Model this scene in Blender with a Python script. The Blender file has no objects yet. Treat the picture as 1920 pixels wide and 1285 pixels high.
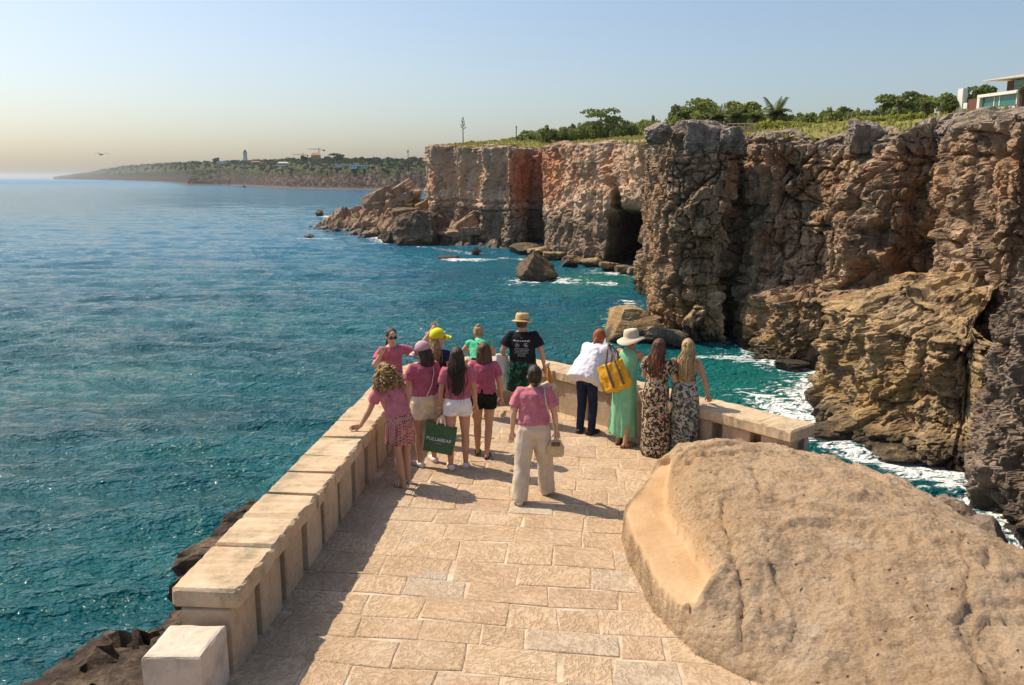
import bpy, bmesh, math, random, time
import numpy as np
from mathutils import Vector, Matrix, noise as mnoise
from mathutils.bvhtree import BVHTree
T0 = time.time()
R = math.radians
random.seed(7); rng = np.random.default_rng(7)
S = bpy.context.scene
C = S.collection
# ------------------------------------------------------------------ camera
EYE = 18.0                      # metres above the sea
PITCH = math.atan(309.5/1600.0)
cd = bpy.data.cameras.new('camera'); cam = bpy.data.objects.new('camera', cd); C.objects.link(cam)
cd.sensor_width = 36; cd.lens = 36*1600/1920; cd.clip_start = 0.1; cd.clip_end = 60000
cam.location = (0, 0, EYE); cam.rotation_euler = (math.pi/2-PITCH, 0, 0)
S.camera = cam
# ------------------------------------------------------------------ world, sun, exposure
SUN_EL = R(52); SUN_AZ = math.atan2(-0.86, 0.5)
W = bpy.data.worlds.new('World'); S.world = W; W.use_nodes = True
wn = W.node_tree; sky = wn.nodes.new('ShaderNodeTexSky'); sky.sky_type = 'NISHITA'; sky.sun_disc = False
sky.sun_elevation = SUN_EL; sky.sun_rotation = SUN_AZ; sky.altitude = 20
sky.air_density = 1.0; sky.dust_density = 2.2; sky.ozone_density = 2.0
wn.links.new(sky.outputs[0], wn.nodes['Background'].inputs[0]); wn.nodes['Background'].inputs[1].default_value = 0.130
sd = bpy.data.lights.new('sun', 'SUN'); sun = bpy.data.objects.new('sun', sd); C.objects.link(sun)
sd.energy = 5.0; sd.angle = R(0.53); sd.color = (1.0, 0.87, 0.69)
sv = Vector((math.sin(SUN_AZ)*math.cos(SUN_EL), math.cos(SUN_AZ)*math.cos(SUN_EL), math.sin(SUN_EL)))
sun.rotation_euler = (-sv).to_track_quat('-Z', 'Y').to_euler(); sun.location = (-60, 40, 90)
S.view_settings.view_transform = 'Standard'; S.view_settings.look = 'None'
S.view_settings.exposure = 0.18; S.view_settings.gamma = 1; S.view_settings.use_curve_mapping = False
S.cycles.max_bounces = 6; S.cycles.diffuse_bounces = 3; S.cycles.glossy_bounces = 3; S.cycles.transmission_bounces = 4
S.cycles.volume_bounces = 1; S.cycles.use_denoising = True

# ------------------------------------------------------------------ helpers
def at(px, py, z):
    """point on the level z seen at a photo pixel: used to survey the place"""
    a = (642.5-py)/1600; x = (px-960)/1600
    dy = math.cos(PITCH)+a*math.sin(PITCH); dz = -math.sin(PITCH)+a*math.cos(PITCH)
    t = (z-EYE)/dz
    return np.array((x*t, dy*t))
def atY(px, py, Y):
    a = (642.5-py)/1600; x = (px-960)/1600
    dy = math.cos(PITCH)+a*math.sin(PITCH); dz = -math.sin(PITCH)+a*math.cos(PITCH)
    t = Y/dy
    return np.array((x*t, Y, EYE+dz*t))
def tag(o, label=None, cat=None, group=None, kind=None):
    if label: o['label'] = label
    if cat: o['category'] = cat
    if group: o['group'] = group
    if kind: o['kind'] = kind
    return o
def empty(name, loc=(0, 0, 0), rz=0):
    o = bpy.data.objects.new(name, None); C.objects.link(o); o.location = loc; o.rotation_euler = (0, 0, rz)
    o.empty_display_size = .2
    return o
def link(name, me, m=None, parent=None, loc=None):
    o = bpy.data.objects.new(name, me); C.objects.link(o)
    if m is not None and len(me.materials) == 0: me.materials.append(m)
    if parent is not None: o.parent = parent
    if loc is not None: o.location = loc
    return o
def mesh_from(name, V, F, smooth=False):
    """V (n,3); F list of polygons or an int array (m,3|4)"""
    me = bpy.data.meshes.new(name)
    V = np.asarray(V, np.float32)
    if isinstance(F, np.ndarray):
        k = F.shape[1]; m = len(F)
        me.vertices.add(len(V)); me.vertices.foreach_set('co', V.ravel())
        me.loops.add(m*k); me.loops.foreach_set('vertex_index', F.astype(np.int32).ravel())
        me.polygons.add(m); me.polygons.foreach_set('loop_start', np.arange(0, m*k, k, dtype=np.int32))
        try: me.polygons.foreach_set('loop_total', np.full(m, k, np.int32))
        except Exception: pass
    else:
        me.from_pydata([tuple(map(float, v)) for v in V], [], [tuple(f) for f in F])
    me.polygons.foreach_set('use_smooth', np.full(len(me.polygons), smooth))
    me.update(calc_edges=True); me.validate()
    return me
def grid_faces(r, c, flip=False):
    i = np.arange(r-1)[:, None]*c + np.arange(c-1)[None, :]
    q = np.stack([i, i+1, i+c+1, i+c], -1).reshape(-1, 4)
    return q[:, ::-1].copy() if flip else q
def mesh_xyz(me):
    a = np.empty(len(me.vertices)*3, np.float32); me.vertices.foreach_get('co', a); return a.reshape(-1, 3)
def mesh_nrm(me):
    a = np.empty(len(me.vertices)*3, np.float32); me.vertex_normals.foreach_get('vector', a); return a.reshape(-1, 3)
# ---- vectorised noise
def _h(ix, iy, iz, seed):
    with np.errstate(over='ignore'):
        h = ix.astype(np.uint32)*np.uint32(374761393) + iy.astype(np.uint32)*np.uint32(668265263) + iz.astype(np.uint32)*np.uint32(2147483647) + np.uint32((seed*974711+12345) & 0xffffffff)
        h = (h ^ (h >> np.uint32(13)))*np.uint32(1274126177); h = (h ^ (h >> np.uint32(16)))*np.uint32(2246822519)
        h ^= h >> np.uint32(15)
    return h.astype(np.float32)*np.float32(1/4294967295.0)
def vnoise(P, seed=0):
    P = np.asarray(P, np.float32); I = np.floor(P); f = P-I; I = I.astype(np.int64)
    u = f*f*f*(f*(f*6-15)+10)
    r = 0
    for dx in (0, 1):
        wx = u[..., 0] if dx else 1-u[..., 0]
        for dy in (0, 1):
            wy = u[..., 1] if dy else 1-u[..., 1]
            for dz in (0, 1):
                wz = u[..., 2] if dz else 1-u[..., 2]
                r = r + wx*wy*wz*_h(I[..., 0]+dx, I[..., 1]+dy, I[..., 2]+dz, seed)
    return r*2-1
def fbm(P, oct=4, lac=2.03, gain=.5, seed=0, ridged=False):
    a, s, P = 1.0, 0, np.asarray(P, np.float32)
    n = 0
    for k in range(oct):
        v = vnoise(P, seed+k*17)
        if ridged: v = 1-2*np.abs(v)
        s = s+a*v; n += a; a *= gain; P = P*lac+7.3
    return s/n
def worley(P, seed=0, cheb=False, flat=False):
    """F1, F2, random value of the nearest cell"""
    P = np.asarray(P, np.float32); I = np.floor(P).astype(np.int64); f = P-I
    F1 = np.full(P.shape[:-1], 9., np.float32); F2 = F1.copy(); ID = np.zeros_like(F1)
    for dx in (-1, 0, 1):
        for dy in (-1, 0, 1):
            for dz in ((0,) if flat else (-1, 0, 1)):
                cx, cy, cz = I[..., 0]+dx, I[..., 1]+dy, I[..., 2]+dz
                ex, ey, ez = dx+_h(cx, cy, cz, seed)-f[..., 0], dy+_h(cx, cy, cz, seed+1)-f[..., 1], dz+_h(cx, cy, cz, seed+2)-f[..., 2]
                if flat: ez = ez*0
                d = np.maximum(np.maximum(np.abs(ex), np.abs(ey)), np.abs(ez))**2 if cheb else ex**2+ey**2+ez**2
                idv = _h(cx, cy, cz, seed+3)
                near = d < F1
                F2 = np.where(near, F1, np.minimum(F2, d)); ID = np.where(near, idv, ID); F1 = np.where(near, d, F1)
    return np.sqrt(F1), np.sqrt(F2), ID
def sstep(a, b, x):
    t = np.clip((x-a)/(b-a), 0, 1); return t*t*(3-2*t)
# ---- material helpers
class NT:
    def __init__(s, name, rough=.8, spec=.3):
        s.m = bpy.data.materials.new(name); s.m.use_nodes = True; s.t = s.m.node_tree
        s.b = s.t.nodes['Principled BSDF']; s.b.inputs['Roughness'].default_value = rough
        s.b.inputs['Specular IOR Level'].default_value = spec
        s._tc = None
    def n(s, ty, **kw):
        d = s.t.nodes.new('ShaderNode'+ty)
        for k, v in kw.items(): setattr(d, k, v)
        return d
    def put(s, sock, v):
        if isinstance(v, bpy.types.NodeSocket): s.t.links.new(v, sock)
        elif v is not None:
            if hasattr(sock.default_value, '__len__') and not hasattr(v, '__len__'): v = (v,)*len(sock.default_value)
            if hasattr(v, '__len__') and len(v) == 3 and len(sock.default_value) == 4: v = (*v, 1)
            sock.default_value = v
    def tc(s, k='Object'):
        if s._tc is None: s._tc = s.n('TexCoord')
        return s._tc.outputs[k]
    def pos(s): return s.n('NewGeometry').outputs['Position']
    def map(s, vec, scale=(1, 1, 1), rot=(0, 0, 0), loc=(0, 0, 0)):
        d = s.n('Mapping'); s.put(d.inputs['Vector'], vec); d.inputs['Scale'].default_value = scale
        d.inputs['Rotation'].default_value = rot; d.inputs['Location'].default_value = loc
        return d.outputs[0]
    def noise(s, vec, scale, detail=4, rough=.55, dist=0, out='Fac'):
        d = s.n('TexNoise'); s.put(d.inputs['Vector'], vec); d.inputs['Scale'].default_value = scale
        d.inputs['Detail'].default_value = detail; d.inputs['Roughness'].default_value = rough; d.inputs['Distortion'].default_value = dist
        return d.outputs[out]
    def vor(s, vec, scale, feature='F1', out='Distance', rnd=1):
        d = s.n('TexVoronoi', feature=feature); s.put(d.inputs['Vector'], vec); d.inputs['Scale'].default_value = scale
        d.inputs['Randomness'].default_value = rnd
        return d.outputs[out]
    def ramp(s, fac, stops, interp='LINEAR'):
        d = s.n('ValToRGB'); s.put(d.inputs[0], fac); cr = d.color_ramp; cr.interpolation = interp
        while len(cr.elements) < len(stops): cr.elements.new(.5)
        for e, (p, c) in zip(cr.elements, stops):
            e.position = p; e.color = (*c, 1) if hasattr(c, '__len__') else (c, c, c, 1)
        return d.outputs[0]
    def mix(s, fac, a, b, blend='MIX'):
        d = s.n('Mix', data_type='RGBA', blend_type=blend)
        s.put(d.inputs[0], fac); s.put(d.inputs[6], a); s.put(d.inputs[7], b)
        return d.outputs[2]
    def math(s, op, a, b=None, c=None, clamp=False):
        d = s.n('Math', operation=op); d.use_clamp = clamp
        for i, v in enumerate((a, b, c)): s.put(d.inputs[i], v)
        return d.outputs[0]
    def rng(s, v, a, b, c=0, d=1, smooth=False):
        q = s.n('MapRange'); q.interpolation_type = 'SMOOTHSTEP' if smooth else 'LINEAR'
        s.put(q.inputs[0], v)
        for i, k in enumerate((a, b, c, d)): q.inputs[1+i].default_value = k
        return q.outputs[0]
    def sep(s, v):
        d = s.n('SeparateXYZ'); s.put(d.inputs[0], v); return d.outputs
    def attr(s, name, out='Fac'):
        d = s.n('Attribute'); d.attribute_name = name; return d.outputs[out]
    def bump(s, h, strength=.5, dist=.05, normal=None):
        d = s.n('Bump'); s.put(d.inputs['Height'], h); d.inputs['Strength'].default_value = strength
        d.inputs['Distance'].default_value = dist
        if normal is not None: s.put(d.inputs['Normal'], normal)
        return d.outputs[0]
    def out(s, col=None, rough=None, normal=None, **kw):
        if col is not None: s.put(s.b.inputs['Base Color'], col)
        if rough is not None: s.put(s.b.inputs['Roughness'], rough)
        if normal is not None: s.put(s.b.inputs['Normal'], normal)
        for k, v in kw.items(): s.put(s.b.inputs[k], v)
        return s.m
def plain(name, col, rough=.7, var=.12, scale=30, bump=0, spec=.3, bdist=.004):
    N = NT(name, rough, spec); v = N.noise(N.tc(), scale, 4)
    c = N.mix(N.rng(v, .3, .7), tuple(x*(1-var) for x in col), tuple(min(1, x*(1+var)) for x in col))
    nr = N.bump(N.noise(N.tc(), scale*2.5, 4), bump, bdist) if bump else None
    return N.out(c, normal=nr)
# ------------------------------------------------------------------ rock materials
def rock_mat(name, lo, mid, hi, patch=None, patch_amt=.5, scale=1.0, wet=True, bumpd=.15, top=None, topz=(19, 22), ochre=None, strata=.5, seed=0, streak=.45):
    N = NT(name, .9, .25); p = N.map(N.pos(), loc=(seed*3.1, seed*1.7, 0))
    a = N.noise(p, .22*scale, 6, .6, .6); b = N.noise(p, 1.3*scale, 8, .65, .3)
    st = N.noise(N.map(p, scale=(.12, .12, 1.0)), 1.6*scale, 5, .6, 1.2)
    vt = N.noise(N.map(p, scale=(1, 1, .12)), .9*scale, 5, .6, .5)
    f = N.math('ADD', N.math('MULTIPLY', a, .45), N.math('MULTIPLY', b, .55))
    f = N.math('ADD', f, N.math('MULTIPLY', N.math('SUBTRACT', st, .5), strata*.5))
    f = N.math('ADD', f, N.math('MULTIPLY', N.math('SUBTRACT', vt, .5), .35))
    col = N.ramp(f, [(.33, lo), (.49, mid), (.64, hi)])
    if patch: 
        pm = N.rng(N.math('ADD', N.noise(p, .12*scale, 5, .6, .4), N.math('MULTIPLY', N.math('SUBTRACT', vt, .5), .5)), .48, .64)
        col = N.mix(N.math('MULTIPLY', pm, patch_amt), col, patch)
    vs = N.noise(N.map(p, scale=(1, 1, .09), loc=(5, 2, 1)), .75*scale, 7, .68, .3)
    if streak: col = N.mix(N.math('MULTIPLY', N.rng(vs, .50, .60, 0, 1, True), streak), col, (.062, .050, .043)); col = N.mix(N.math('MULTIPLY', N.rng(vs, .44, .36, 0, 1, True), streak*.7), col, tuple(min(1, q*1.25) for q in hi))
    z = N.math('ADD', N.sep(N.pos())[2], N.math('MULTIPLY', N.math('SUBTRACT', N.noise(p, .5, 5), .5), 5.0))
    if top: col = N.mix(N.rng(z, topz[0], topz[1], 0, .85, True), col, N.mix(N.rng(b, .35, .65), tuple(c*.6 for c in top), top))
    if ochre: 
        om = N.math('MULTIPLY', N.rng(z, 8.5, 3.5, 0, 1, True), N.rng(N.noise(p, .35, 4), .4, .58))
        col = N.mix(N.math('MULTIPLY', om, .8), col, ochre)
    rough = .92
    if wet:
        wm = N.rng(z, 2.2, .4, 0, 1, True)
        col = N.mix(N.math('MULTIPLY', wm, .85), col, (.028, .024, .018)); rough = N.rng(wm, 0, 1, .92, .45)
    fine = N.noise(p, 4*scale, 9, .74); pit = N.vor(p, 4.2*scale)
    h = N.math('ADD', N.math('MULTIPLY', fine, 1.0), N.math('MULTIPLY', pit, -.35))
    h = N.math('ADD', h, N.math('MULTIPLY', N.noise(p, 1.3*scale, 6, .6), 1.4))
    return N.out(col, rough, N.bump(h, 1.0, bumpd*1.5))
# near cliff is blackish brown limestone, pale and grey at the rim, ochre where the sea washes it
M_near = rock_mat('near_cliff_rock', (.10, .067, .044), (.31, .21, .13), (.58, .41, .265), patch=(.42, .215, .10), patch_amt=.55,
                  top=(.42, .34, .27), topz=(19.6, 22.6), ochre=(.36, .235, .10))
M_ledge = rock_mat('ledge_rock', (.12, .08, .048), (.37, .255, .138), (.60, .43, .245), patch=(.48, .31, .125), patch_amt=.75, ochre=(.32, .20, .08), seed=3, strata=.9)
M_out = rock_mat('outcrop_rock', (.12, .085, .06), (.27, .195, .14), (.42, .32, .24), patch=(.17, .11, .075), patch_amt=.6, seed=5)
M_rocks = rock_mat('sea_rock', (.055, .04, .028), (.15, .105, .065), (.27, .195, .12), patch=(.2, .14, .07), seed=6, scale=.8, strata=.3)
M_slab = rock_mat('fallen_slab_rock', (.13, .085, .055), (.32, .215, .135), (.48, .345, .225), patch=(.28, .165, .09), patch_amt=.5, seed=8, scale=.6, strata=.2)
M_shore = rock_mat('promontory_rock', (.035, .026, .02), (.125, .088, .062), (.32, .235, .165), patch=(.34, .235, .145), patch_amt=.5, seed=9, scale=2.6, bumpd=.10, wet=True)
def far_bluff_mat():
    N = NT('far_bluff_rock', .92, .2); p = N.pos(); z0 = N.sep(p)[2]
    a = N.noise(p, .10, 6, .6, .5); b = N.noise(p, .7, 7, .65)
    vt = N.noise(N.map(p, scale=(1, 1, .07)), .55, 6, .62, .4)
    f = N.math('ADD', N.math('MULTIPLY', a, .3), N.math('ADD', N.math('MULTIPLY', b, .3), N.math('MULTIPLY', vt, .4)))
    col = N.ramp(f, [(.30, (.19, .12, .08)), (.44, (.45, .30, .195)), (.56, (.58, .42, .285)), (.72, (.68, .53, .39))])
    z = N.math('ADD', z0, N.math('MULTIPLY', N.math('SUBTRACT', b, .5), 5))
    red = N.math('MULTIPLY', N.rng(vt, .46, .60), N.rng(z, 9, 17, .1, 1, True))
    red = N.math('MULTIPLY', red, N.rng(N.noise(p, .045, 3), .38, .58))
    col = N.mix(N.math('MULTIPLY', red, .8), col, (.50, .20, .085))
    x = N.sep(p)[0]
    core = N.math('MULTIPLY', N.rng(x, -3, 1.5, 0, 1, True), N.rng(x, 14, 9, 0, 1, True))   # iron seepage round the recess
    core = N.math('MULTIPLY', core, N.rng(z, 9, 15, 0, 1, True))
    col = N.mix(N.math('MULTIPLY', core, .75), col, N.mix(N.rng(vt, .4, .6), (.33, .10, .045), (.52, .22, .09)))
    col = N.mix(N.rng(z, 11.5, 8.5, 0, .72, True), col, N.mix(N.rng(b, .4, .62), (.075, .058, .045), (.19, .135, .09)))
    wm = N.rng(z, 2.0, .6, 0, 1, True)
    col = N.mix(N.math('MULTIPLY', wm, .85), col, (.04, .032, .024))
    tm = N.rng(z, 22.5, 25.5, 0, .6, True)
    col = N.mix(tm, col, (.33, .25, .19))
    h = N.math('ADD', N.noise(p, 1.5, 8, .68), N.math('MULTIPLY', vt, 2.0))
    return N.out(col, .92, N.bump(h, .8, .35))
M_bluff = far_bluff_mat()

# ------------------------------------------------------------------ cliffs
def resample(path, ds):
    P = np.asarray(path, float); seg = np.linalg.norm(np.diff(P[:, :2], axis=0), axis=1); s = np.r_[0, np.cumsum(seg)]
    n = int(s[-1]/ds)+1; t = np.linspace(0, s[-1], n)
    return t, np.stack([np.interp(t, s, P[:, k]) for k in range(P.shape[1])], 1)
def gsm(a, sig):
    if sig <= .3: return a
    r = int(3*sig)+1; k = np.exp(-.5*(np.arange(-r, r+1)/sig)**2); k /= k.sum()
    return np.stack([np.convolve(np.pad(a[:, i], r, mode='reflect', reflect_type='odd'), k, 'valid') for i in range(a.shape[1])], 1)
def cliff(name, path, mat, ds=.3, dz=.3, zbot=-2.0, corner=.9, nsm=2.2, batter=.06, amp=1.0, block=(3.2, 3.2, 5.5), blk=.75, rough=1.0,
          strata=.4, sthick=1.5, feats=(), rim=3.5, seed=0, rimjag=.7, rimrise=.5, vert=0.0, side=1, crackz=None, foot=True, facet=.8, ledge_=.08, slab=.5):
    """rock face raised over a shore line; path rows: x, y, top z. Sea lies on the left of the direction of travel * side"""
    t, Q = resample(path, ds); Q = gsm(Q, corner/ds); xy = Q[:, :2]; top = Q[:, 2]
    tan = np.gradient(gsm(xy, nsm/ds), axis=0); tan /= np.linalg.norm(tan, axis=1)[:, None]+1e-9
    nor = np.stack([tan[:, 1], -tan[:, 0]], 1)*side
    n = len(t); rows = int((top.max()-zbot)/dz)+1
    top = top+fbm(np.stack([t/2.6, t*0+seed, t*0], -1), 4, seed=seed)*rimjag
    u = np.linspace(0, 1, rows)[:, None]
    Z = zbot+u*(top[None, :]-zbot)
    k = 9 if rim < 5 and block[0] > 1.2 else 34; rr = np.linspace(0, 1, k+1)[1:, None]                     # rim rolled inland
    Zr = top[None, :]+np.sin(rr*1.4)*rimrise; IN = np.r_[np.zeros((rows, 1)), rr*rim]*np.ones((1, n))
    Z = np.r_[Z, Zr]
    B = np.empty((rows+k, n, 3)); zb = np.maximum(Z, 0)
    off = -batter*(zb if foot else zb-top[None, :])-IN
    B[..., 0] = xy[None, :, 0]+nor[None, :, 0]*off; B[..., 1] = xy[None, :, 1]+nor[None, :, 1]*off; B[..., 2] = Z
    G = B.copy()
    warp = np.stack([fbm(B/4.+k2*11.3, 2, seed=seed+40+k2) for k2 in range(3)], -1)
    d = fbm(B*np.array((.09, .09, .06)), 3, seed=seed)*1.7*amp
    F1, F2, ID = worley((B+warp*1.6)/np.array(block), seed+5)
    crack = np.exp(-((F2-F1)/.05)**2)
    d += (ID-.5)*2*blk-crack*.55*blk
    F1, F2, ID = worley((B+warp*.9)/(np.array(block)*.36), seed+15)
    d += ((ID-.5)*.9-.28*np.exp(-((F2-F1)/.07)**2))*blk*.25
    F1, F2, ID = worley((B+warp*.5)/(np.array(block)*.16), seed+25); d += ((ID-.5)*.34-.20*np.exp(-((F2-F1)/.09)**2))*rough
    tt = t[None, :]+Z*0; wj = vnoise(np.stack([tt/1.7, Z/1.7, Z*0+seed], -1), seed+3)*.22
    for bt, bz, am in ((block[0]*1.15, block[2]*1.0, slab), (block[0]*.42, block[2]*.26, slab*.5), (block[0]*.17, block[2]*.085, slab*.10)):
        F1, F2, ID = worley(np.stack([tt/bt+wj+warp[..., 0]*.16, Z/bz+wj*.6+tt*.012+warp[..., 1]*.10, Z*0+.5], -1), seed+int(bt*40), True, True)
        d += ((ID-.5)*1.5-.85*np.exp(-((F2-F1)/(.05+.02/bt))**2))*am
    zz = Z+warp[..., 2]*1.3+t[None, :]*.02
    li = np.floor(zz/sthick); lf = zz/sthick-li
    hb = _h(li.astype(np.int64), (li*0).astype(np.int64), (li*0).astype(np.int64), seed+77)
    hn = _h(li.astype(np.int64)+1, (li*0).astype(np.int64), (li*0).astype(np.int64), seed+77)
    lay = hb+(hn-hb)*sstep(.82, 1., lf)
    d += ((lay-.5)*1.2-np.exp(-((lf-.9)/.05)**2)*.45)*strata*(.6+.4*vnoise(B/6., seed+9))
    q_ = fbm(B/np.array((2.3, 2.3, 7.0))*3.2/block[0]+warp*.25, 3, seed=seed+120); st_ = np.floor(q_*6)/6; fr_ = q_*6-np.floor(q_*6)
    d += (st_+sstep(.75, 1, fr_)/6)*2.6*blk*facet
    d += (np.floor(vnoise(np.stack([B[..., 0]/3.2, B[..., 1]/3.2, zz/.42], -1), seed+130)*2.5)/2.5)*ledge_*np.clip(.35+np.maximum(sstep(5.5, 2.2, top[None, :]-Z), sstep(8, 4, Z)), 0, 1.2)
    if vert: d += fbm(np.stack([B[..., 0]/1.6, B[..., 1]/1.6, Z/14], -1), 4, seed=seed+31, ridged=True)*vert
    d += fbm(B/1.9, 5, gain=.55, seed=seed+21, ridged=True)*.62*rough
    shift = np.zeros(B.shape[:2]+(2,))
    for ft in feats:                                                 # arc length, height, half widths, depth (, direction)
        fx, fz, ws, wz, dep = ft[:5]; pw = 3 if len(ft) < 6 else 6
        g_ = np.exp(-np.abs((t[None, :]-fx)/ws)**pw-np.abs((Z-fz)/wz)**pw)
        if len(ft) > 5: shift += (dep*g_)[..., None]*np.array(ft[5])
        else: d += dep*g_
    if crackz is not None:
        for (zc, s0, s1, w, dep) in crackz:
            m = sstep(s0-1, s0+1, t)*(1-sstep(s1-1, s1+1, t))
            zl = zc+fbm(np.stack([t/5, t*0, t*0+seed], -1), 3, seed=seed)*.7
            d -= dep*np.exp(-((Z-zl[None, :])/w)**2)*m[None, :]
    taper = np.r_[np.ones((rows, 1)), 1-rr*.8]
    d = d*taper
    B[..., :2] += shift
    B[..., 0] += nor[None, :, 0]*d; B[..., 1] += nor[None, :, 1]*d
    if rim > 2.5:
        rs = 1.0 if block[0] > 1.2 else .30
        B[rows:, :, 2] += (fbm(G[rows:]/(2.2*rs), 5, gain=.6, seed=seed+90, ridged=True)*.5+(worley(G[rows:]/(2.0*rs), seed+95)[2]-.5)*.9)*np.minimum(rr*3, 1)*min(rim*.15, 1.0)*(1 if rs == 1 else .8)
    B += np.stack([fbm(G/1.1+k2*5.7, 3, seed=seed+60+k2) for k2 in range(3)], -1)*.16*rough*np.array((1, 1, .8))
    me = mesh_from(name, B.reshape(-1, 3), grid_faces(rows+k, n, flip=(side < 0)), False)
    o = link(name, me, mat); tag(o, kind='structure')
    return o, t, Q, B
def arc(path, i, f=0):
    P = np.asarray(path, float)[:, :2]; s = np.r_[0, np.cumsum(np.linalg.norm(np.diff(P, axis=0), axis=1))]
    return s[i]+f*(s[min(i+1, len(s)-1)]-s[i])
# shore lines: from the far headland towards the viewer (sea on the right-hand side when walking... handled by side)
P_bluff = [(-14, 330, 27.5), (-24, 300, 27), (-25.5, 258, 26.7), (-23, 250, 26.6), (-17.5, 249, 26.4), (-16.5, 243, 26.2), (-9.5, 240.5, 26), (-8.5, 234, 26), (-3, 232.5, 25.8),
           (-1.2, 228, 25.7), (2.2, 229, 25.6), (4.2, 238, 25.6), (8.6, 236.5, 25.6), (8.2, 208, 25.5), (9.6, 202, 25.4), (14, 192, 25.2), (20.6, 178, 24.8),
           (22, 173.5, 24.6), (23.3, 169, 24.4), (24.4, 165, 24.2), (25.4, 160, 24), (28, 150, 24)]
P_main = [(34, 160, 24.2), (27, 157, 23.9), (23.6, 152, 23.7), (22.2, 146, 23.5), (20.8, 133, 23.2), (18.8, 115, 23.3), (16.4, 99, 23.3), (16.6, 94.2, 23.2), (23.6, 91.2, 22.6), (24.3, 97.5, 22.2), (25.4, 97.2, 22.1), (25.6, 90.4, 22.0), (31.3, 87.6, 21.6),
          (33.4, 80, 21.6), (33.0, 76.5, 22), (36.4, 75.5, 22.4), (36.2, 71.5, 22.3), (33.6, 68, 22.3), (33.8, 62, 22.1), (33.0, 57.5, 22.2), (35.5, 56.8, 21.9), (34.0, 52, 21.3), (33, 46, 21.0), (34, 36, 21.4), (37, 20, 21)]
fe_b = [(arc(P_bluff, 18), 2.0, 9.5, 8.6, 44, (.27, .963)), (arc(P_bluff, 16, .25), 8, 1.1, 7.0, 10, (.3, .95)), (arc(P_bluff, 11, .5), 5, 6, 8, -1.5)]
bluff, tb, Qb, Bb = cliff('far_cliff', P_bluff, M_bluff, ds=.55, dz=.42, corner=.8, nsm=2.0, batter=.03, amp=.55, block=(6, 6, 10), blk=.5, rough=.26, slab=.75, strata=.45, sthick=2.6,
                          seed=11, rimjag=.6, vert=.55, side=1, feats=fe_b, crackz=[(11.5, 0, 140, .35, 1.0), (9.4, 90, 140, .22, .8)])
a1, a2, a3, a4 = arc(P_main, 7), arc(P_main, 8), arc(P_main, 11), arc(P_main, 12)
fe_m = [
        (a1+3.2, 15, 3.2, 5.5, .7), (a3+2.5, 14.5, 3.4, 5.0, -2.2), (a3+2.5, 3, 3.5, 3.2, 1.5),
        (a4+5, 12, 2.6, 5.5, 1.6), (a4+9.5, 8.5, 3.5, 1.6, -2.4), (arc(P_main, 15), 10.5, 2.4, 3.5, -2.5), (arc(P_main, 13), 15, 1.6, 6, 1.6),
        (arc(P_main, 17), 6, 3, 3, 1.0), (arc(P_main, 20), 18, 1.0, 5, -1.2)]
main, tm, Qm, Bm = cliff('near_cliff', P_main, M_near, ds=.15, dz=.125, corner=.55, nsm=1.6, batter=.035, amp=.6, block=(3.6, 3.6, 6.0), blk=.34, rough=.27, slab=1.1, facet=.55, strata=.55, sthick=1.7,
                         seed=23, rimjag=.9, side=1, feats=fe_m, crackz=[(6.3, a1-2, a4+8, .22, 1.1), (9.4, a1-2, a2, .14, .6), (4.0, a1, a2, .12, .5), (7.6, a4+8, a4+30, .2, .7), (19.6, a1, a4+40, .16, .5)])
P_ledge = [(31, 75, 7.0), (27.4, 73.5, 7.6), (26.2, 70.5, 8.0), (24.6, 66.5, 8.3), (23.6, 63, 8.3), (24.0, 58.5, 8.2), (25.4, 54.5, 8.0), (27.6, 51.5, 7.8), (29.6, 50.6, 7.6), (32, 52, 7.6)]
ledge, tl, Ql, Bl = cliff('cliff_ledge', P_ledge, M_ledge, ds=.15, dz=.12, corner=.8, nsm=1.2, batter=.16, amp=.55, block=(2.4, 2.4, 3.4), blk=.32, rough=.40, slab=.7, strata=.55, sthick=.9,
                          seed=37, rim=8, rimrise=2.6, rimjag=.6, side=1, feats=[(arc(P_ledge, 5, .5), .6, 6, 1.1, 1.6), (arc(P_ledge, 7), 5.2, 1.3, 3.2, -1.1), (arc(P_ledge, 4), 2.0, 1.0, 2.0, -.6)])
P_low = [(27.0, 92, 5.6), (25.6, 89, 5.7), (25.9, 85.5, 5.9), (26.6, 82.5, 5.9), (28.2, 81.0, 6.0), (29.8, 80.6, 6.2), (31.0, 78.5, 6.2), (33, 77, 6.2)]
cliff('cliff_foot', P_low, M_near, ds=.18, dz=.15, corner=.5, nsm=1.0, batter=.05, amp=.4, block=(2.4, 2.4, 2.6), blk=.55, rough=.8, strata=.5, sthick=1.2, seed=53, rim=4.9, rimrise=1.0, side=1, rimjag=.5)
P_outc = [(34, 56, 9.0), (30.4, 52.5, 9.4), (27.9, 49, 9.8), (26.2, 46.4, 11.2), (25.4, 43.5, 14.0), (25.6, 40, 15.8), (26.5, 36, 16.8), (27, 30, 17.5), (28, 22, 17.5)]
cliff('cliff_outcrop', P_outc, M_out, ds=.12, dz=.1, corner=.5, nsm=1.0, batter=.02, amp=.5, rimrise=1.5, block=(2.2, 2.2, 3.2), blk=.3, rough=.45, slab=.55, strata=.3, sthick=1.1, seed=71, rim=6, side=1, rimjag=.5)
print('cliffs', time.time()-T0)
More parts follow.
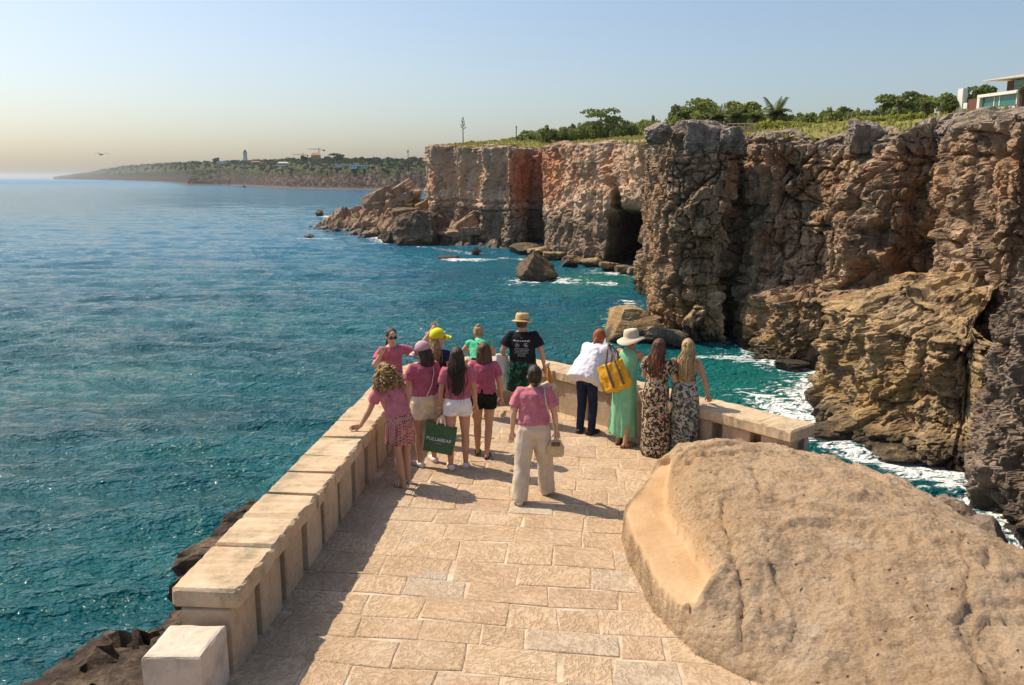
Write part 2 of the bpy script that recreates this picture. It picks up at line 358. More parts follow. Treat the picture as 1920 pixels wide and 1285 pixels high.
# ------------------------------------------------------------------ clifftop land
rimpts = np.r_[np.array(P_bluff)[2:17], np.array(P_main)[1:]]
poly = np.r_[np.array(P_bluff)[:, :2][1:17], np.array(P_main)[2:, :2], [(60, 10), (260, 10), (260, 420), (-10, 420)]]
def inside(x, y, pl):
    c = np.zeros(x.shape, bool); j = len(pl)-1
    for i in range(len(pl)):
        (x1, y1), (x2, y2) = pl[i], pl[j]
        if y1 != y2: c ^= ((y1 > y) != (y2 > y)) & (x < (x2-x1)*(y-y1)/(y2-y1)+x1)
        j = i
    return c
def pdist(x, y, pl):
    d = np.full(np.shape(x), 1e9)
    for (x1, y1), (x2, y2) in zip(pl[:-1], pl[1:]):
        L = (x2-x1)**2+(y2-y1)**2; q = np.clip(((x-x1)*(x2-x1)+(y-y1)*(y2-y1))/max(L, 1e-9), 0, 1)
        d = np.minimum(d, np.hypot(x-x1-q*(x2-x1), y-y1-q*(y2-y1)))
    return d
shore_line = np.r_[np.array(P_bluff)[:, :2][:17], np.array(P_main)[2:, :2]]
def ground(x, y):
    x = np.asarray(x, float); y = np.asarray(y, float)
    w = 0; zs = 0
    for q in rimpts:
        k = 1/((x-q[0])**2+(y-q[1])**2+6)**1.5; w = w+k; zs = zs+k*q[2]
    d = pdist(x, y, shore_line)
    P = np.stack([x/14, y/14, x*0], -1)
    return zs/w+.1+7.6*(1-np.exp(-np.maximum(d-2, 0)/58))+fbm(P, 4, seed=5)*np.minimum(d*.05, .9)
gx = np.concatenate([np.arange(-30, 60, .8), np.arange(60, 260, 5)]); gy = np.concatenate([np.arange(12, 110, .7), np.arange(110, 300, 1.1), np.arange(300, 420, 5)])
GX, GY = np.meshgrid(gx, gy); ins = inside(GX, GY, poly) & (pdist(GX, GY, shore_line) > 1.7)
GZ = ground(GX, GY)
fc = grid_faces(len(gy), len(gx)); ok = ins.ravel()[fc].all(1)
V = np.stack([GX, GY, GZ], -1).reshape(-1, 3); fc = fc[ok]; used = np.unique(fc); remap = np.zeros(len(V), int); remap[used] = np.arange(len(used))
N = NT('dry_grass_ground', .95, .1); p = N.pos()
c = N.ramp(N.noise(p, .35, 8, .7), [(.32, (.09, .105, .025)), (.45, (.20, .20, .05)), (.56, (.32, .29, .08)), (.68, (.28, .22, .10))])
M_land = N.out(c, normal=N.bump(N.noise(p, 4, 8, .7), 1, .3))
land = link('clifftop_ground', mesh_from('clifftop_ground', V[used], remap[fc], True), M_land); tag(land, kind='structure')
print('land', time.time()-T0)
# ------------------------------------------------------------------ sea
def foam_field(x, y):
    f = np.zeros_like(x); g = np.zeros_like(x)
    for pl, w, a in ((np.array(P_ledge)[1:, :2], 4.2, 1.25), (np.array(P_outc)[1:6, :2], 3.5, 1.0), (np.array(P_main)[5:10, :2], 1.6, .55), (np.array(P_low)[:, :2], 3.0, 1.0),
                     (np.array([(19.5, 86), (25, 85), (27, 81), (28.5, 76)]), 3.0, .9), (np.array([(21, 70), (22, 62), (22.5, 56), (25, 51), (27, 48)]), 2.6, 1.15),
                     (np.array(P_bluff)[2:19, :2], 4, .8), (np.array([(18, 166), (24, 160)]), 5, .9), (np.array([(2, 151), (9, 152)]), 4.5, 1.1), (np.array([(9, 150), (17, 147)]), 3.5, .8),
                     (np.array([(-14, 190), (-6, 191)]), 3.0, 1.2), (np.array([(-32, 241), (-8, 204)]), 3, .7), (np.array([(-90, 412), (-70, 370), (-52, 304), (-34, 243)]), 6, 1.1),
                     (np.array([(-66, 259), (-56, 260)]), 2.0, 1.3), (np.array([(-2, 196), (8, 188)]), 2.5, .8), (np.array([(10, 92), (11.5, 97), (14, 110), (17, 124)]), 2.0, .9)):
        d = pdist(x, y, pl); f = np.maximum(f, a*np.exp(-(d/w)**1.5)); g = np.maximum(g, np.exp(-(d/(w*5))**2))
    cave = np.exp(-(((x-14)/12)**2+((y-152)/13)**2)); g2 = np.maximum(cave, .75*np.exp(-(((x-19)/10)**2+((y-72)/16)**2)))
    return f, g2
def sea_part(r0, r1, gr, dth, waves):
    nr = int(math.log(r1/r0)/gr)+1; r = r0*np.exp(np.linspace(0, math.log(r1/r0), nr)); th = np.radians(np.r_[np.arange(-78, -40, 1.3), np.arange(-40, 40.001, dth), np.arange(41.3, 79, 1.3)])
    X = r[:, None]*np.sin(th); Y = r[:, None]*np.cos(th); Z = np.zeros_like(X)
    if waves:
        wx = X+fbm(np.stack([X/40, Y/40, X*0], -1), 2, seed=3)*8; wy = Y+fbm(np.stack([X/40, Y/40, X*0], -1), 2, seed=4)*8
        fade = np.clip(1.6-r/520, .25, 1)[:, None]
        for lam, ang, a in ((26, 14, .30), (15, 4, .22), (9.5, 22, .12)):
            k = 2*math.pi/lam; c, s = math.sin(R(ang)), math.cos(R(ang)); ph = k*(wx*c+wy*s)+lam
            Z += a*(1-2*np.abs(np.sin(ph/2))**.9)*(.55+.45*vnoise(np.stack([X/lam/2.2, Y/lam/2.2, X*0+lam], -1), 8))
        r_w = np.random.default_rng(31); res = (r*gr*1.0)[:, None]
        for kk in range(16):
            lam = 1.5*(7.5/1.5)**(kk/15); ang = r_w.normal()*26+6; k = 2*math.pi/lam; c, s = math.sin(R(ang)), math.cos(R(ang))
            ph = k*(wx*c+wy*s)+r_w.uniform(0, 6.28)+1.3*vnoise(np.stack([X/lam/3, Y/lam/3, X*0+kk], -1), 50+kk)
            env = np.clip(.5+.75*vnoise(np.stack([X/lam/4, Y/lam/4, X*0+kk+.5], -1), 80+kk), 0, 1.2)*np.clip(1.6-res*3.2/lam, 0, 1)
            Z += .118*lam/6.28*env*(np.sin(ph)+.35*np.sin(2*ph+.5))
        Z *= fade
    return X, Y, Z
X1, Y1, Z1 = sea_part(22, 1500, .0056, .125, True)
X2, Y2, Z2 = sea_part(1500, 20000, .05, 1.3, False)
n1, n2 = X1.size, X2.size
V = np.r_[np.stack([X1, Y1, Z1], -1).reshape(-1, 3), np.stack([X2, Y2, Z2], -1).reshape(-1, 3)]
F = np.r_[grid_faces(*X1.shape, flip=True), grid_faces(*X2.shape, flip=True)+n1]
me = mesh_from('sea', V, F, True)
f1, g1 = foam_field(V[:, 0], V[:, 1])
for nm, arr in (('foam', f1), ('shallow', g1)):
    at_ = me.attributes.new(nm, 'FLOAT', 'POINT'); at_.data.foreach_set('value', arr.astype(np.float32))
N = NT('sea_water', .06, .24); p = N.pos()
deep = N.ramp(N.noise(N.map(p, scale=(.5, 1, 1)), .035, 4, .55), [(.35, (.001, .048, .064)), (.62, (.003, .100, .104))])
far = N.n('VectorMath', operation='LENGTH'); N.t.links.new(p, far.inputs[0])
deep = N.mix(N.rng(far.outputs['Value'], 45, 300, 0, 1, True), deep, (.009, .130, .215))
deep = N.mix(N.math('MULTIPLY', N.attr('shallow'), .75), deep, (.015, .15, .115))
fo = N.attr('foam')
lace = N.noise(N.map(p, scale=(.6, 1.3, 1)), .9, 7, .66, 1.4); lace2 = N.vor(N.noise(p, .8, 3, out='Color'), 9, 'DISTANCE_TO_EDGE')
fm = N.math('ADD', N.math('MULTIPLY', fo, .62), N.math('MULTIPLY', N.math('SUBTRACT', lace, .5), 2.4))
fm = N.rng(fm, .42, .66, 0, 1, True)
wc = N.noise(N.map(p, scale=(.35, 1.2, 1)), .33, 8, .7, .6)       # scattered whitecaps
fm = N.math('MAXIMUM', fm, N.math('MULTIPLY', N.rng(wc, .715, .76), .5))
col = N.mix(N.math('MULTIPLY', fm, .92), deep, (.78, .80, .78))
w1 = N.noise(N.map(p, scale=(.6, 1, 1), rot=(0, 0, R(-10))), 1.5, 2, .5, .5); w2 = N.noise(N.map(p, scale=(.75, 1, 1), rot=(0, 0, R(14))), 4.6, 1.5, .5, .4)
wl = N.noise(N.map(p, scale=(.4, 1, 1), rot=(0, 0, R(-6))), .22, 4, .6, .6)
nb = N.bump(wl, 1.0, 1.2); nb = N.bump(w1, 1.0, .50, nb); nb = N.bump(w2, 1.0, .24, nb)
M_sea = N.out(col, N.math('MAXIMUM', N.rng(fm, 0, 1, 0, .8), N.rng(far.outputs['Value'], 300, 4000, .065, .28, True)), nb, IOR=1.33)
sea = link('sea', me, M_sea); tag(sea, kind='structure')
print('sea', time.time()-T0)
# ------------------------------------------------------------------ far headland
HL = np.array([  # px, shore distance, ridge py, cliff-top py
    (100, 9600, 332, 333.4), (118, 9000, 330, 332), (180, 7200, 322, 329), (240, 5200, 313, 326), (300, 3900, 309, 324), (345, 2600, 307, 322), (352, 2300, 307, 321), (432, 2150, 304, 318), (440, 2050, 304, 321),
    (500, 1720, 303, 324), (540, 1560, 301, 322), (600, 1450, 300, 320), (650, 1380, 300, 319), (720, 1300, 300, 320), (800, 1240, 300, 320), (900, 1180, 300, 320), (1000, 1150, 300, 320)], float)
def hl_of(px):
    return [np.interp(px, HL[:, 0], HL[:, k]) for k in (1, 2, 3)]
def zat(py, d):
    return EYE+d*np.tan(np.arctan((642.5-py)/1600)-PITCH)
hpx = np.arange(100, 1000, 1.0); hR, hrid, hclf = hl_of(hpx)
zc = np.maximum(zat(hclf, hR*1.01), 3); zr = np.maximum(zat(hrid, hR*1.16), zc+1)
uu = np.r_[-.006, 0, np.linspace(.0012, .012, 14), np.linspace(.016, .16, 26), .2, .25, .3]
az = np.arctan((hpx-960)/1600*math.cos(PITCH))
HX = np.empty((len(uu), len(hpx))); HY = HX.copy(); HZ = HX.copy()
for i, u in enumerate(uu):
    dd = hR*(1+u)+fbm(np.stack([hpx/26, hpx*0+2+max(u, 0)*25, hpx*0], -1), 5, gain=.6, seed=3)*hR*.006*min(1, .3+max(u, 0)*60)
    HX[i] = dd*np.sin(az); HY[i] = dd*np.cos(az)
    if u <= 0: z = np.full(len(hpx), -2. if u < 0 else .5)
    elif u <= .012: z = zc*np.clip((u/.012), 0, 1)**.62
    elif u <= .16: z = zc+(zr-zc)*((u-.012)/.148)**.8
    else: z = zr-(zr-5)*(u-.16)/.14
    HZ[i] = z
nz = fbm(np.stack([hpx[None, :]/7+HX*0, uu[:, None]*90+HX*0, HX*0], -1), 4, seed=14)
HZ[2:] += nz[2:]*np.minimum(zc*.22, 5)
low = fbm(np.stack([hpx/30, hpx*0, hpx*0+4], -1), 3, seed=33); HZ[2:16] *= 1+.45*low[None, :]*np.sin(np.linspace(.3, 3.0, 14))[:, None]
rv = HZ[2:16]; rv += fbm(np.stack([hpx[None, :]/2.5+rv*0, uu[2:16, None]*220+rv*0, rv*0], -1), 3, seed=19, ridged=True)*np.minimum(zc*.07, 2)
N = NT('headland_ground', .95, .1); p = N.map(N.pos(), scale=(.02, .02, .06)); z = N.sep(N.pos())[2]
n1_ = N.noise(p, 1.2, 7, .68); n2_ = N.noise(p, 4.5, 6, .7)
rock = N.ramp(n2_, [(.35, (.025, .02, .018)), (.52, (.095, .066, .048)), (.68, (.30, .205, .14))])
veg = N.ramp(n2_, [(.33, (.02, .028, .012)), (.52, (.055, .062, .022)), (.68, (.17, .145, .06))])
k = N.math('ADD', z, N.math('MULTIPLY', N.math('SUBTRACT', n1_, .5), 60))
c = N.mix(N.rng(k, 18, 30, 0, 1, True), rock, veg)
c = N.mix(N.rng(z, 5, 1.5, 0, .8), c, (.25, .17, .125))
M_head = N.out(c)
head = link('headland', mesh_from('headland', np.stack([HX, HY, HZ], -1).reshape(-1, 3), grid_faces(*HX.shape), False), M_head); tag(head, kind='structure')
def head_at(px, u):
    j = (px-hpx[0]); i0 = int(np.clip(j, 0, len(hpx)-2)); f = j-i0
    g = lambda A: np.interp(u, uu, A[:, i0]*(1-f)+A[:, i0+1]*f)
    return float(g(HX)), float(g(HY)), float(g(HZ))
def proj(x, y, z):
    dz = z-EYE; d = y*math.cos(PITCH)-dz*math.sin(PITCH); u = y*math.sin(PITCH)+dz*math.cos(PITCH)
    return 960+1600*x/d, 642.5-1600*u/d
def head_hit(px, py):
    for u in np.linspace(.019, .17, 400):
        q = head_at(px, u)
        if proj(*q)[1] <= py: return q
    return head_at(px, .16)
def ico(sub):
    bm = bmesh.new(); bmesh.ops.create_icosphere(bm, subdivisions=sub, radius=1)
    V = np.array([v.co for v in bm.verts]); F = np.array([[v.index for v in f.verts] for f in bm.faces]); bm.free()
    return V, F
ICO1, ICO2, ICO3, ICO4, ICO5 = (ico(k) for k in (1, 2, 3, 4, 5))
# woods on the headland: one mass of crowns
def leaf_mass(name, seeds, mat, leaf, per):
    """crowns of small leaf faces: seeds rows x,y,z,r,rz"""
    vs = []; nf = 0
    r_ = np.random.default_rng(3)
    for (x, y, z, r, rz) in seeds:
        n = per
        d = r_.normal(size=(n, 3)); d /= np.linalg.norm(d, axis=1)[:, None]; d[:, 2] = np.abs(d[:, 2])*1.0-.15
        rad = r_.uniform(.65, 1.05, n)[:, None]
        c_ = np.array((x, y, z))+d*rad*np.array((r, r, rz))
        a = r_.normal(size=(n, 3)); a /= np.linalg.norm(a, axis=1)[:, None]
        b = np.cross(a, d+.3*r_.normal(size=(n, 3))); b /= np.linalg.norm(b, axis=1)[:, None]+1e-9
        s = leaf*r_.uniform(.6, 1.3, n)[:, None]
        vs.append(np.stack([c_-a*s-b*s*.6, c_+a*s-b*s*.6, c_+a*s*.7+b*s*.8, c_-a*s*.7+b*s*.8], 1).reshape(-1, 3))
    V = np.concatenate(vs); F = np.arange(len(V)).reshape(-1, 4)
    return mesh_from(name, V, F, False)
def leaf_mat(name, dark, mid, light, sc=.5):
    N = NT(name, .75, .2); p = N.pos()
    c = N.ramp(N.noise(p, sc, 4, .7), [(.32, dark), (.5, mid), (.7, light)])
    N.put(N.b.inputs['Subsurface Weight'], 0.0)
    tr = N.n('BsdfTranslucent'); N.put(tr.inputs[0], N.mix(.5, c, light)); ms = N.n('MixShader'); ms.inputs[0].default_value = .3
    N.out(c); N.t.links.new(N.b.outputs[0], ms.inputs[1]); N.t.links.new(tr.outputs[0], ms.inputs[2])
    N.t.links.new(ms.outputs[0], N.t.nodes['Material Output'].inputs[0])
    return N.m
M_wood = leaf_mat('wood_leaves', (.02, .032, .015), (.045, .062, .026), (.095, .115, .048), .03)
sd_ = []
rr_ = np.random.default_rng(5)
for _ in range(1500):
    px = rr_.uniform(190, 860); dens = np.interp(px, [190, 300, 420, 560, 640, 860], [.25, .5, .65, .9, 1, 1])
    u = rr_.choice([rr_.uniform(.012, .16), rr_.uniform(.10, .165)])
    if rr_.random() > dens: continue
    x, y, z = head_at(px, u); d = math.hypot(x, y); s = rr_.uniform(2.6, 5.0)*d/1600*(1.35 if u > .1 and px > 540 else .9)
    sd_.append((x, y, z-s*.3, s*rr_.uniform(.9, 1.5), s*rr_.uniform(.7, 1.25)))
woods = link('headland_woods', leaf_mass('headland_woods', sd_, M_wood, 1.7, 45), M_wood); tag(woods, kind='stuff')
def crown_tree(name, label, x, y, z, h, w, mat, trunk, cat='tree', group=None, seed=0, n=500, leaf=.35, blobs=9, flat=1.0, tilt=0.0, th=.35, mat_t=None):
    """trunk with limbs and a crown of leaf faces gathered in clumps"""
    r_ = np.random.default_rng(seed); root = empty(name, (x, y, z)); tag(root, label, cat, group)
    cs = []
    for k in range(blobs):
        a = r_.uniform(0, 6.28)
        if th <= .16:                                                # full rounded crown
            f_ = (k+.5)/blobs; hh = h*(.16+.68*f_); q = .34*w*math.sqrt(max(0, 1-((f_-.25)/.8)**2))*math.sqrt(r_.uniform(.25, 1))
            cs.append((q*math.cos(a), q*math.sin(a), hh, r_.uniform(.19, .27)*w, r_.uniform(.15, .20)*h)); continue
        q = math.sqrt(r_.random())*.36*w; hh = h*(th+(.93-th)*(k+.6)/blobs)
        lean = tilt*hh
        cs.append((lean+q*math.cos(a), q*math.sin(a), hh-.1*h, r_.uniform(.20, .34)*w, r_.uniform(.14, .22)*h*flat))
    me = leaf_mass(name+'_crown', cs, mat, leaf, max(30, n//blobs)); link('crown', me, mat, root)
    tv = []; 
    tubes = [tube_mesh([((0, 0, -.5), h*.028), ((tilt*h*.2, 0, h*.25), h*.022), ((tilt*h*.5, 0, h*.55), h*.014)], 7)]
    for c_ in cs[:5]: tubes.append(tube_mesh([((tilt*h*.25, 0, h*.28), h*.014), ((c_[0], c_[1], c_[2]), h*.006)], 5))
    link('trunk', mesh_from('trunk', *join(tubes), True), mat_t or M_bark, root)
    return root
def tube_mesh(pts, n=8, cap=True):
    """round tube through (pos, radius or (rx, ry)) rows"""
    P = np.array([p_ for p_, r in pts], float); Rr = np.array([(r if hasattr(r, '__len__') else (r, r)) for p_, r in pts], float)
    T = np.gradient(P, axis=0); T /= np.linalg.norm(T, axis=1)[:, None]+1e-9
    ref = np.array((0, 1., 0)) if np.abs(T[:, 1]).mean() < .8 else np.array((1., 0, 0))
    V = []
    a = np.arange(n)*2*math.pi/n
    for p_, t, r in zip(P, T, Rr):
        X = np.cross(ref, t); X /= np.linalg.norm(X)+1e-9; Yv = np.cross(t, X)
        V.append(p_+np.cos(a)[:, None]*X*r[0]+np.sin(a)[:, None]*Yv*r[1])
    V = np.concatenate(V); m = len(pts); F = []
    for i in range(m-1):
        for j in range(n): F.append((i*n+j, i*n+(j+1) % n, (i+1)*n+(j+1) % n, (i+1)*n+j))
    if cap:
        F.append(tuple(range(n-1, -1, -1))); F.append(tuple((m-1)*n+j for j in range(n)))
    return V, F
def join(parts):
    V = []; F = []; o = 0
    for v, f in parts:
        V.append(np.asarray(v, float)); F += [tuple(int(i)+o for i in q) for q in f]; o += len(v)
    return np.concatenate(V), F
def box_mesh(lo, hi):
    (a, b, c), (d, e, f) = lo, hi
    V = [(a, b, c), (d, b, c), (d, e, c), (a, e, c), (a, b, f), (d, b, f), (d, e, f), (a, e, f)]
    return np.array(V, float), [(3, 2, 1, 0), (4, 5, 6, 7), (0, 1, 5, 4), (1, 2, 6, 5), (2, 3, 7, 6), (3, 0, 4, 7)]
M_bark = plain('bark', (.10, .075, .055), .9, .3, 12)
M_white = plain('white_render', (.74, .72, .68), .8, .06, 3)
M_cream = plain('cream_render', (.62, .56, .46), .8, .08, 2)
M_rooft = plain('orange_roof_tiles', (.45, .20, .10), .85, .2, 6)
M_dark = plain('dark_opening', (.03, .035, .04), .4, .2, 5)
M_steel = plain('grey_steel', (.28, .29, .30), .5, .1, 5)
def hut(px, py, w, h, d, wall, label, roofmat=None, flat=False, rz=None):
    x, y, z = head_hit(px, py); rz = -math.atan2(x, y) if rz is None else rz
    o = empty('house', (x, y, z-1), rz); tag(o, label, 'house')
    link('wall', mesh_from('wall', *box_mesh((-w/2, -d/2, 0), (w/2, d/2, h+1))), wall, o)
    if flat: rv, rf = box_mesh((-w/2-.5, -d/2-.5, h+1), (w/2+.5, d/2+.5, h+1.7))
    else:
        a = w/2+.5; b = d/2+.5; e = h+1; g = e+h*.4
        rv, rf = np.array([(-a, -b, e), (a, -b, e), (a, b, e), (-a, b, e), (-a*.7, 0, g), (a*.7, 0, g)]), [(0, 1, 5, 4), (1, 2, 5), (2, 3, 4, 5), (3, 0, 4), (3, 2, 1, 0)]
    link('roof', mesh_from('roof', rv, rf), roofmat or M_rooft, o)
    n = max(2, int(w/4))
    for i in range(n):
        cx = -w/2+w*(i+.5)/n
        link('window', mesh_from('window', *box_mesh((cx-.9, -d/2-.12, 2.2), (cx+.9, -d/2+.3, min(h, 4.2)))), M_dark, o)
    return o
hut(676, 317, 30, 4.5, 9, M_white, 'long low white building on the far shore below the trees', M_white, True)
hut(648, 313, 34, 3.5, 9, M_white, 'low white terrace building beneath the big dark tree far across the water', M_cream, True)
hut(532, 311, 20, 5, 10, M_white, 'white house with pale roof left of the reddish bank on the far headland', M_cream, False)
hut(484, 308, 26, 5, 10, M_cream, 'cream house with orange roof just right of the far lighthouse', M_rooft, False)
hut(418, 308, 26, 6, 12, M_white, 'white house left of the far lighthouse among scrub', M_cream, True)
hut(594, 303, 17, 11, 12, plain('ochre_render', (.50, .30, .15), .85, .1, 2), 'ochre two storey house beside the big dark tree on the headland', M_rooft)
hut(213, 321, 34, 9, 18, M_white, 'lone white house near the hazy tip of the headland', M_cream, True)
def lighthouse():
    x, y, z = head_hit(462, 303); k = math.hypot(x, y)/1600
    o = empty('lighthouse', (x, y, z-2), -math.atan2(x, y)); tag(o, 'pale square lighthouse tower with lantern on the far headland', 'lighthouse')
    w = 3.6*k
    link('tower', mesh_from('tower', *tube_mesh([((0, 0, 0), w*1.0), ((0, 0, 17*k), w*.86)], 4)), M_cream, o)
    link('gallery', mesh_from('gallery', *tube_mesh([((0, 0, 17*k), w*1.3), ((0, 0, 17.8*k), w*1.3)], 8)), M_cream, o)
    link('lantern', mesh_from('lantern', *tube_mesh([((0, 0, 17.8*k), w*.55), ((0, 0, 20.5*k), w*.55)], 10)), M_dark, o)
    link('cupola', mesh_from('cupola', *tube_mesh([((0, 0, 20.5*k), w*.7), ((0, 0, 21.6*k), w*.5), ((0, 0, 22.6*k), w*.1)], 10)), M_steel, o)
lighthouse()
def crane(px, py, lx0, lx1, label, tilt):
    u = .16; x, y, z = head_at(px, u); k = math.hypot(x, y)/1600; zt = zat(py, math.hypot(x, y))
    o = empty('tower_crane', (x, y, z), -math.atan2(x, y)); tag(o, label, 'crane'); H = zt-z
    link('mast', mesh_from('mast', *box_mesh((-.7, -.7, 0), (.7, .7, H+3))), M_steel, o)
    link('jib', mesh_from('jib', *join([tube_mesh([((lx0*k, 0, H+tilt), .45), ((lx1*k, 0, H-tilt), .45)], 4), tube_mesh([((0, 0, H+3), .25), ((lx0*k*.7, 0, H+.5), .25)], 3), tube_mesh([((0, 0, H+3), .25), ((lx1*k*.8, 0, H+.5), .25)], 3)])), M_steel, o)
    link('counterweight', mesh_from('counterweight', *box_mesh((lx1*k-1.5, -1, H-3), (lx1*k+1.5, 1, H))), M_dark, o)
crane(600, 282, -19, 9, 'taller construction crane left of the big dark tree on the headland', 1.2)
crane(570, 292, -18, 8, 'lower construction crane behind the ochre house on the headland', 1.2)
x, y, z = head_at(766, .16); o = empty('radio_mast', (x, y, z)); tag(o, 'thin radio mast among trees on the far shore', 'mast')
link('pole', mesh_from('pole', *tube_mesh([((0, 0, 0), .8), ((0, 0, 19), .35)], 5)), M_steel, o); link('antenna', mesh_from('antenna', *box_mesh((-1.2, -.4, 12), (1.2, .4, 15))), M_steel, o)
for px, py, h, w, lb in ((632, 304, 19, 30, 'large dark spreading tree above the low white building on the headland'), (408, 306, 17, 17, 'small dark round tree on the headland skyline left of the lighthouse'), (573, 304, 14, 13, 'dark tree clump left of the ochre house')):
    x, y, z = head_hit(px, py); crown_tree('tree', lb, x, y, z-2, h, w, M_wood, 1, seed=px, n=420, leaf=1.3, blobs=8, th=.3)
# small motor boat under the headland
q = at(458, 351.5, 0); o = empty('boat', (q[0], q[1], .1), R(70)); tag(o, 'small dark boat close under the far shore', 'boat')
hv = [(-4, 0, .3), (4.4, 0, 1.6)]
V = np.array([(-4, -1.4, 0), (2, -1.4, 0), (4.6, 0, 0.2), (2, 1.4, 0), (-4, 1.4, 0), (-4.2, -1.7, 1.4), (2.2, -1.7, 1.6), (5.4, 0, 2.0), (2.2, 1.7, 1.6), (-4.2, 1.7, 1.4)])
link('hull', mesh_from('hull', V, [(0, 1, 6, 5), (1, 2, 7, 6), (2, 3, 8, 7), (3, 4, 9, 8), (4, 0, 5, 9), (5, 6, 7, 8, 9), (4, 3, 2, 1, 0)]), M_dark, o)
link('cabin', mesh_from('cabin', *box_mesh((-1.8, -1.1, 1.5), (1.2, 1.1, 3.4))), M_steel, o); link('windscreen', mesh_from('windscreen', *box_mesh((1.2, -1, 2.3), (1.35, 1, 3.2))), M_dark, o)
print('headland', time.time()-T0)

# ------------------------------------------------------------------ rocks
def rock_shape(seed, ico_=ICO4, facets=11, rough=.10, depth=(.55, .85), boxy=0):
    r_ = np.random.default_rng(seed); V = ico_[0].copy()
    if boxy: V = V/np.abs(V).max(1)[:, None]*boxy+V*(1-boxy); V = V/1.25
    for _ in range(facets):
        n = r_.normal(size=3); n /= np.linalg.norm(n); d = r_.uniform(*depth); k = V@n; V -= n*np.maximum(k-d, 0)[:, None]*.97
    V += V*(fbm(V*1.6+seed, 3, seed=seed)*rough*1.4)[:, None]
    V += V*(fbm(V*5+seed, 4, seed=seed+3, ridged=True)*rough*.55)[:, None]
    lo, hi = V.min(0), V.max(0)
    return (V-(lo+hi)/2)/(hi-lo)*2
def rock(label, c, size, mat, seed, facets=11, rough=.10, rz=0, tilt=(0, 0), name='rock', cat='rock', group=None, ico_=ICO4, kind=None, depth=(.55, .85), boxy=0):
    V = rock_shape(seed, ico_, facets, rough, depth, boxy)*np.array(size)/2
    M = Matrix.Rotation(rz, 3, 'Z')@Matrix.Rotation(tilt[1], 3, 'Y')@Matrix.Rotation(tilt[0], 3, 'X')
    V = V@np.array(M).T
    o = link(name, mesh_from(name, V, ico_[1], False), mat, None, tuple(map(float, c))); tag(o, label, cat, group, kind)
    return o
def sea_rock(label, px, py, w, h, seed, mat=None, dep=.8, sink=.25, **kw):
    q = at(px, py, 0); k = q[1]/1600; W_, H_ = w*k, h*k*1.03
    return rock(label, (q[0], q[1]+W_*dep*.35, H_*.5-H_*sink*.5), (W_, W_*dep, H_*(1+sink)), mat or M_rocks, seed, **kw)
# sea stacks and skerries
def stack():
    q = at(1006, 527, 0); k = q[1]/1600
    r_ = 82*k/2; H = 56*k
    V = ICO5[0].copy()
    for n, d in (((-.72, -.30, .62), .28), ((.70, -.40, .60), .27), ((.30, .8, .55), .28), ((-.25, .75, .62), .34), ((.12, -.85, .42), .36), ((-1, .1, .1), .72), ((.95, .2, .15), .66), ((0, -1, .1), .6)):
        n = np.array(n)/np.linalg.norm(n); V -= n*np.maximum(V@n-d, 0)[:, None]
    V += V*(fbm(V*2.2, 3, seed=9)*.07)[:, None]
    s_ = V@np.array((.55, -.1, .83)); V += np.sign(np.sin(s_*24))[:, None]*np.array((-.012, -.008, .0)) + V*(fbm(V*7, 4, seed=4, ridged=True)*.025)[:, None]
    lo, hi = V.min(0), V.max(0); V = (V-(lo+hi)/2)/(hi-lo)*2
    V[:, 0] += -.10*V[:, 2]
    V *= np.array((r_, r_*.8, H*.62)); 
    o = link('sea_stack', mesh_from('sea_stack', V, ICO5[1], False), M_rocks, None, (q[0], q[1]+3, H*.38)); tag(o, 'pyramid shaped brown rock standing alone in the bay before the cave', 'rock')
stack()
sea_rock('dark leaning rock tip in the foam right of the pyramid rock', 1068, 503, 34, 17, 31)
sea_rock('low rounded brown rock hump under the far cliff left of the cave', 985, 477, 62, 20, 32, facets=5, rough=.06)
sea_rock('small pointed rock awash between the rockfall and the pyramid rock', 893, 478, 20, 13, 33)
sea_rock('flat rock barely above the water in a streak of foam', 840, 487, 42, 7, 34, facets=6)
sea_rock('tiny dark skerry with white water furthest from the rockfall', 578, 446, 20, 6, 35)
sea_rock('small dark rock off the end of the rockfall point', 598, 405, 16, 11, 36)
sea_rock('big rugged dark brown rock at the water edge in front of the rockfall', 785, 459, 102, 62, 37, ico_=ICO5, facets=14, rough=.16, dep=.9)
sea_rock('small rock leaning on the left foot of the big rugged rock', 728, 456, 32, 22, 38)
sea_rock('long low dark reef at the waterline left of the big rugged rock', 692, 432, 56, 14, 39, facets=7)
sea_rock('ragged brown reef running out from the rockfall point', 662, 418, 66, 22, 40, rough=.2, dep=.6)
sea_rock('dark block above the reef at the outer end of the rockfall', 726, 422, 62, 46, 41, dep=.9)
sea_rock('rusty brown jagged rock beside the reef', 690, 412, 40, 28, 42, rough=.16)
sea_rock('low tan rock spur under the white water near the cliff foot', 655, 403, 50, 8, 43)
# talus under the far cliff
def talus_h(x, y):
    z = -3+0*x
    for cx, cy, r1, h in ((-28, 283, 18, 9.6), (-46, 310, 17, 7.5), (-20, 258, 11, 9), (-31, 256, 9, 6), (-11, 243, 9, 6.5), (-58, 322, 15, 6), (-3, 236, 7, 3.5)):
        z = np.maximum(z, -3+(h+3)*np.exp(-(np.hypot(x-cx, y-cy)/r1)**2.2))
    return z
tx, ty = np.meshgrid(np.arange(-85, 12, .6), np.arange(222, 345, .6)); tz = talus_h(tx, ty)
P = np.stack([tx, ty, tz], -1); f1_, f2_, id_ = worley(P/np.array((5.2, 5.2, 6))+.2*fbm(P/4., 2)[..., None], 3); f3_, f4_, id2_ = worley(P/2.2, 7)
tz = tz+np.where(tz > -2.5, (id_-.5)*4.2+(id2_-.5)*1.5-1.2*np.exp(-((f2_-f1_)/.1)**2)-.5*np.exp(-((f4_-f3_)/.1)**2), 0)
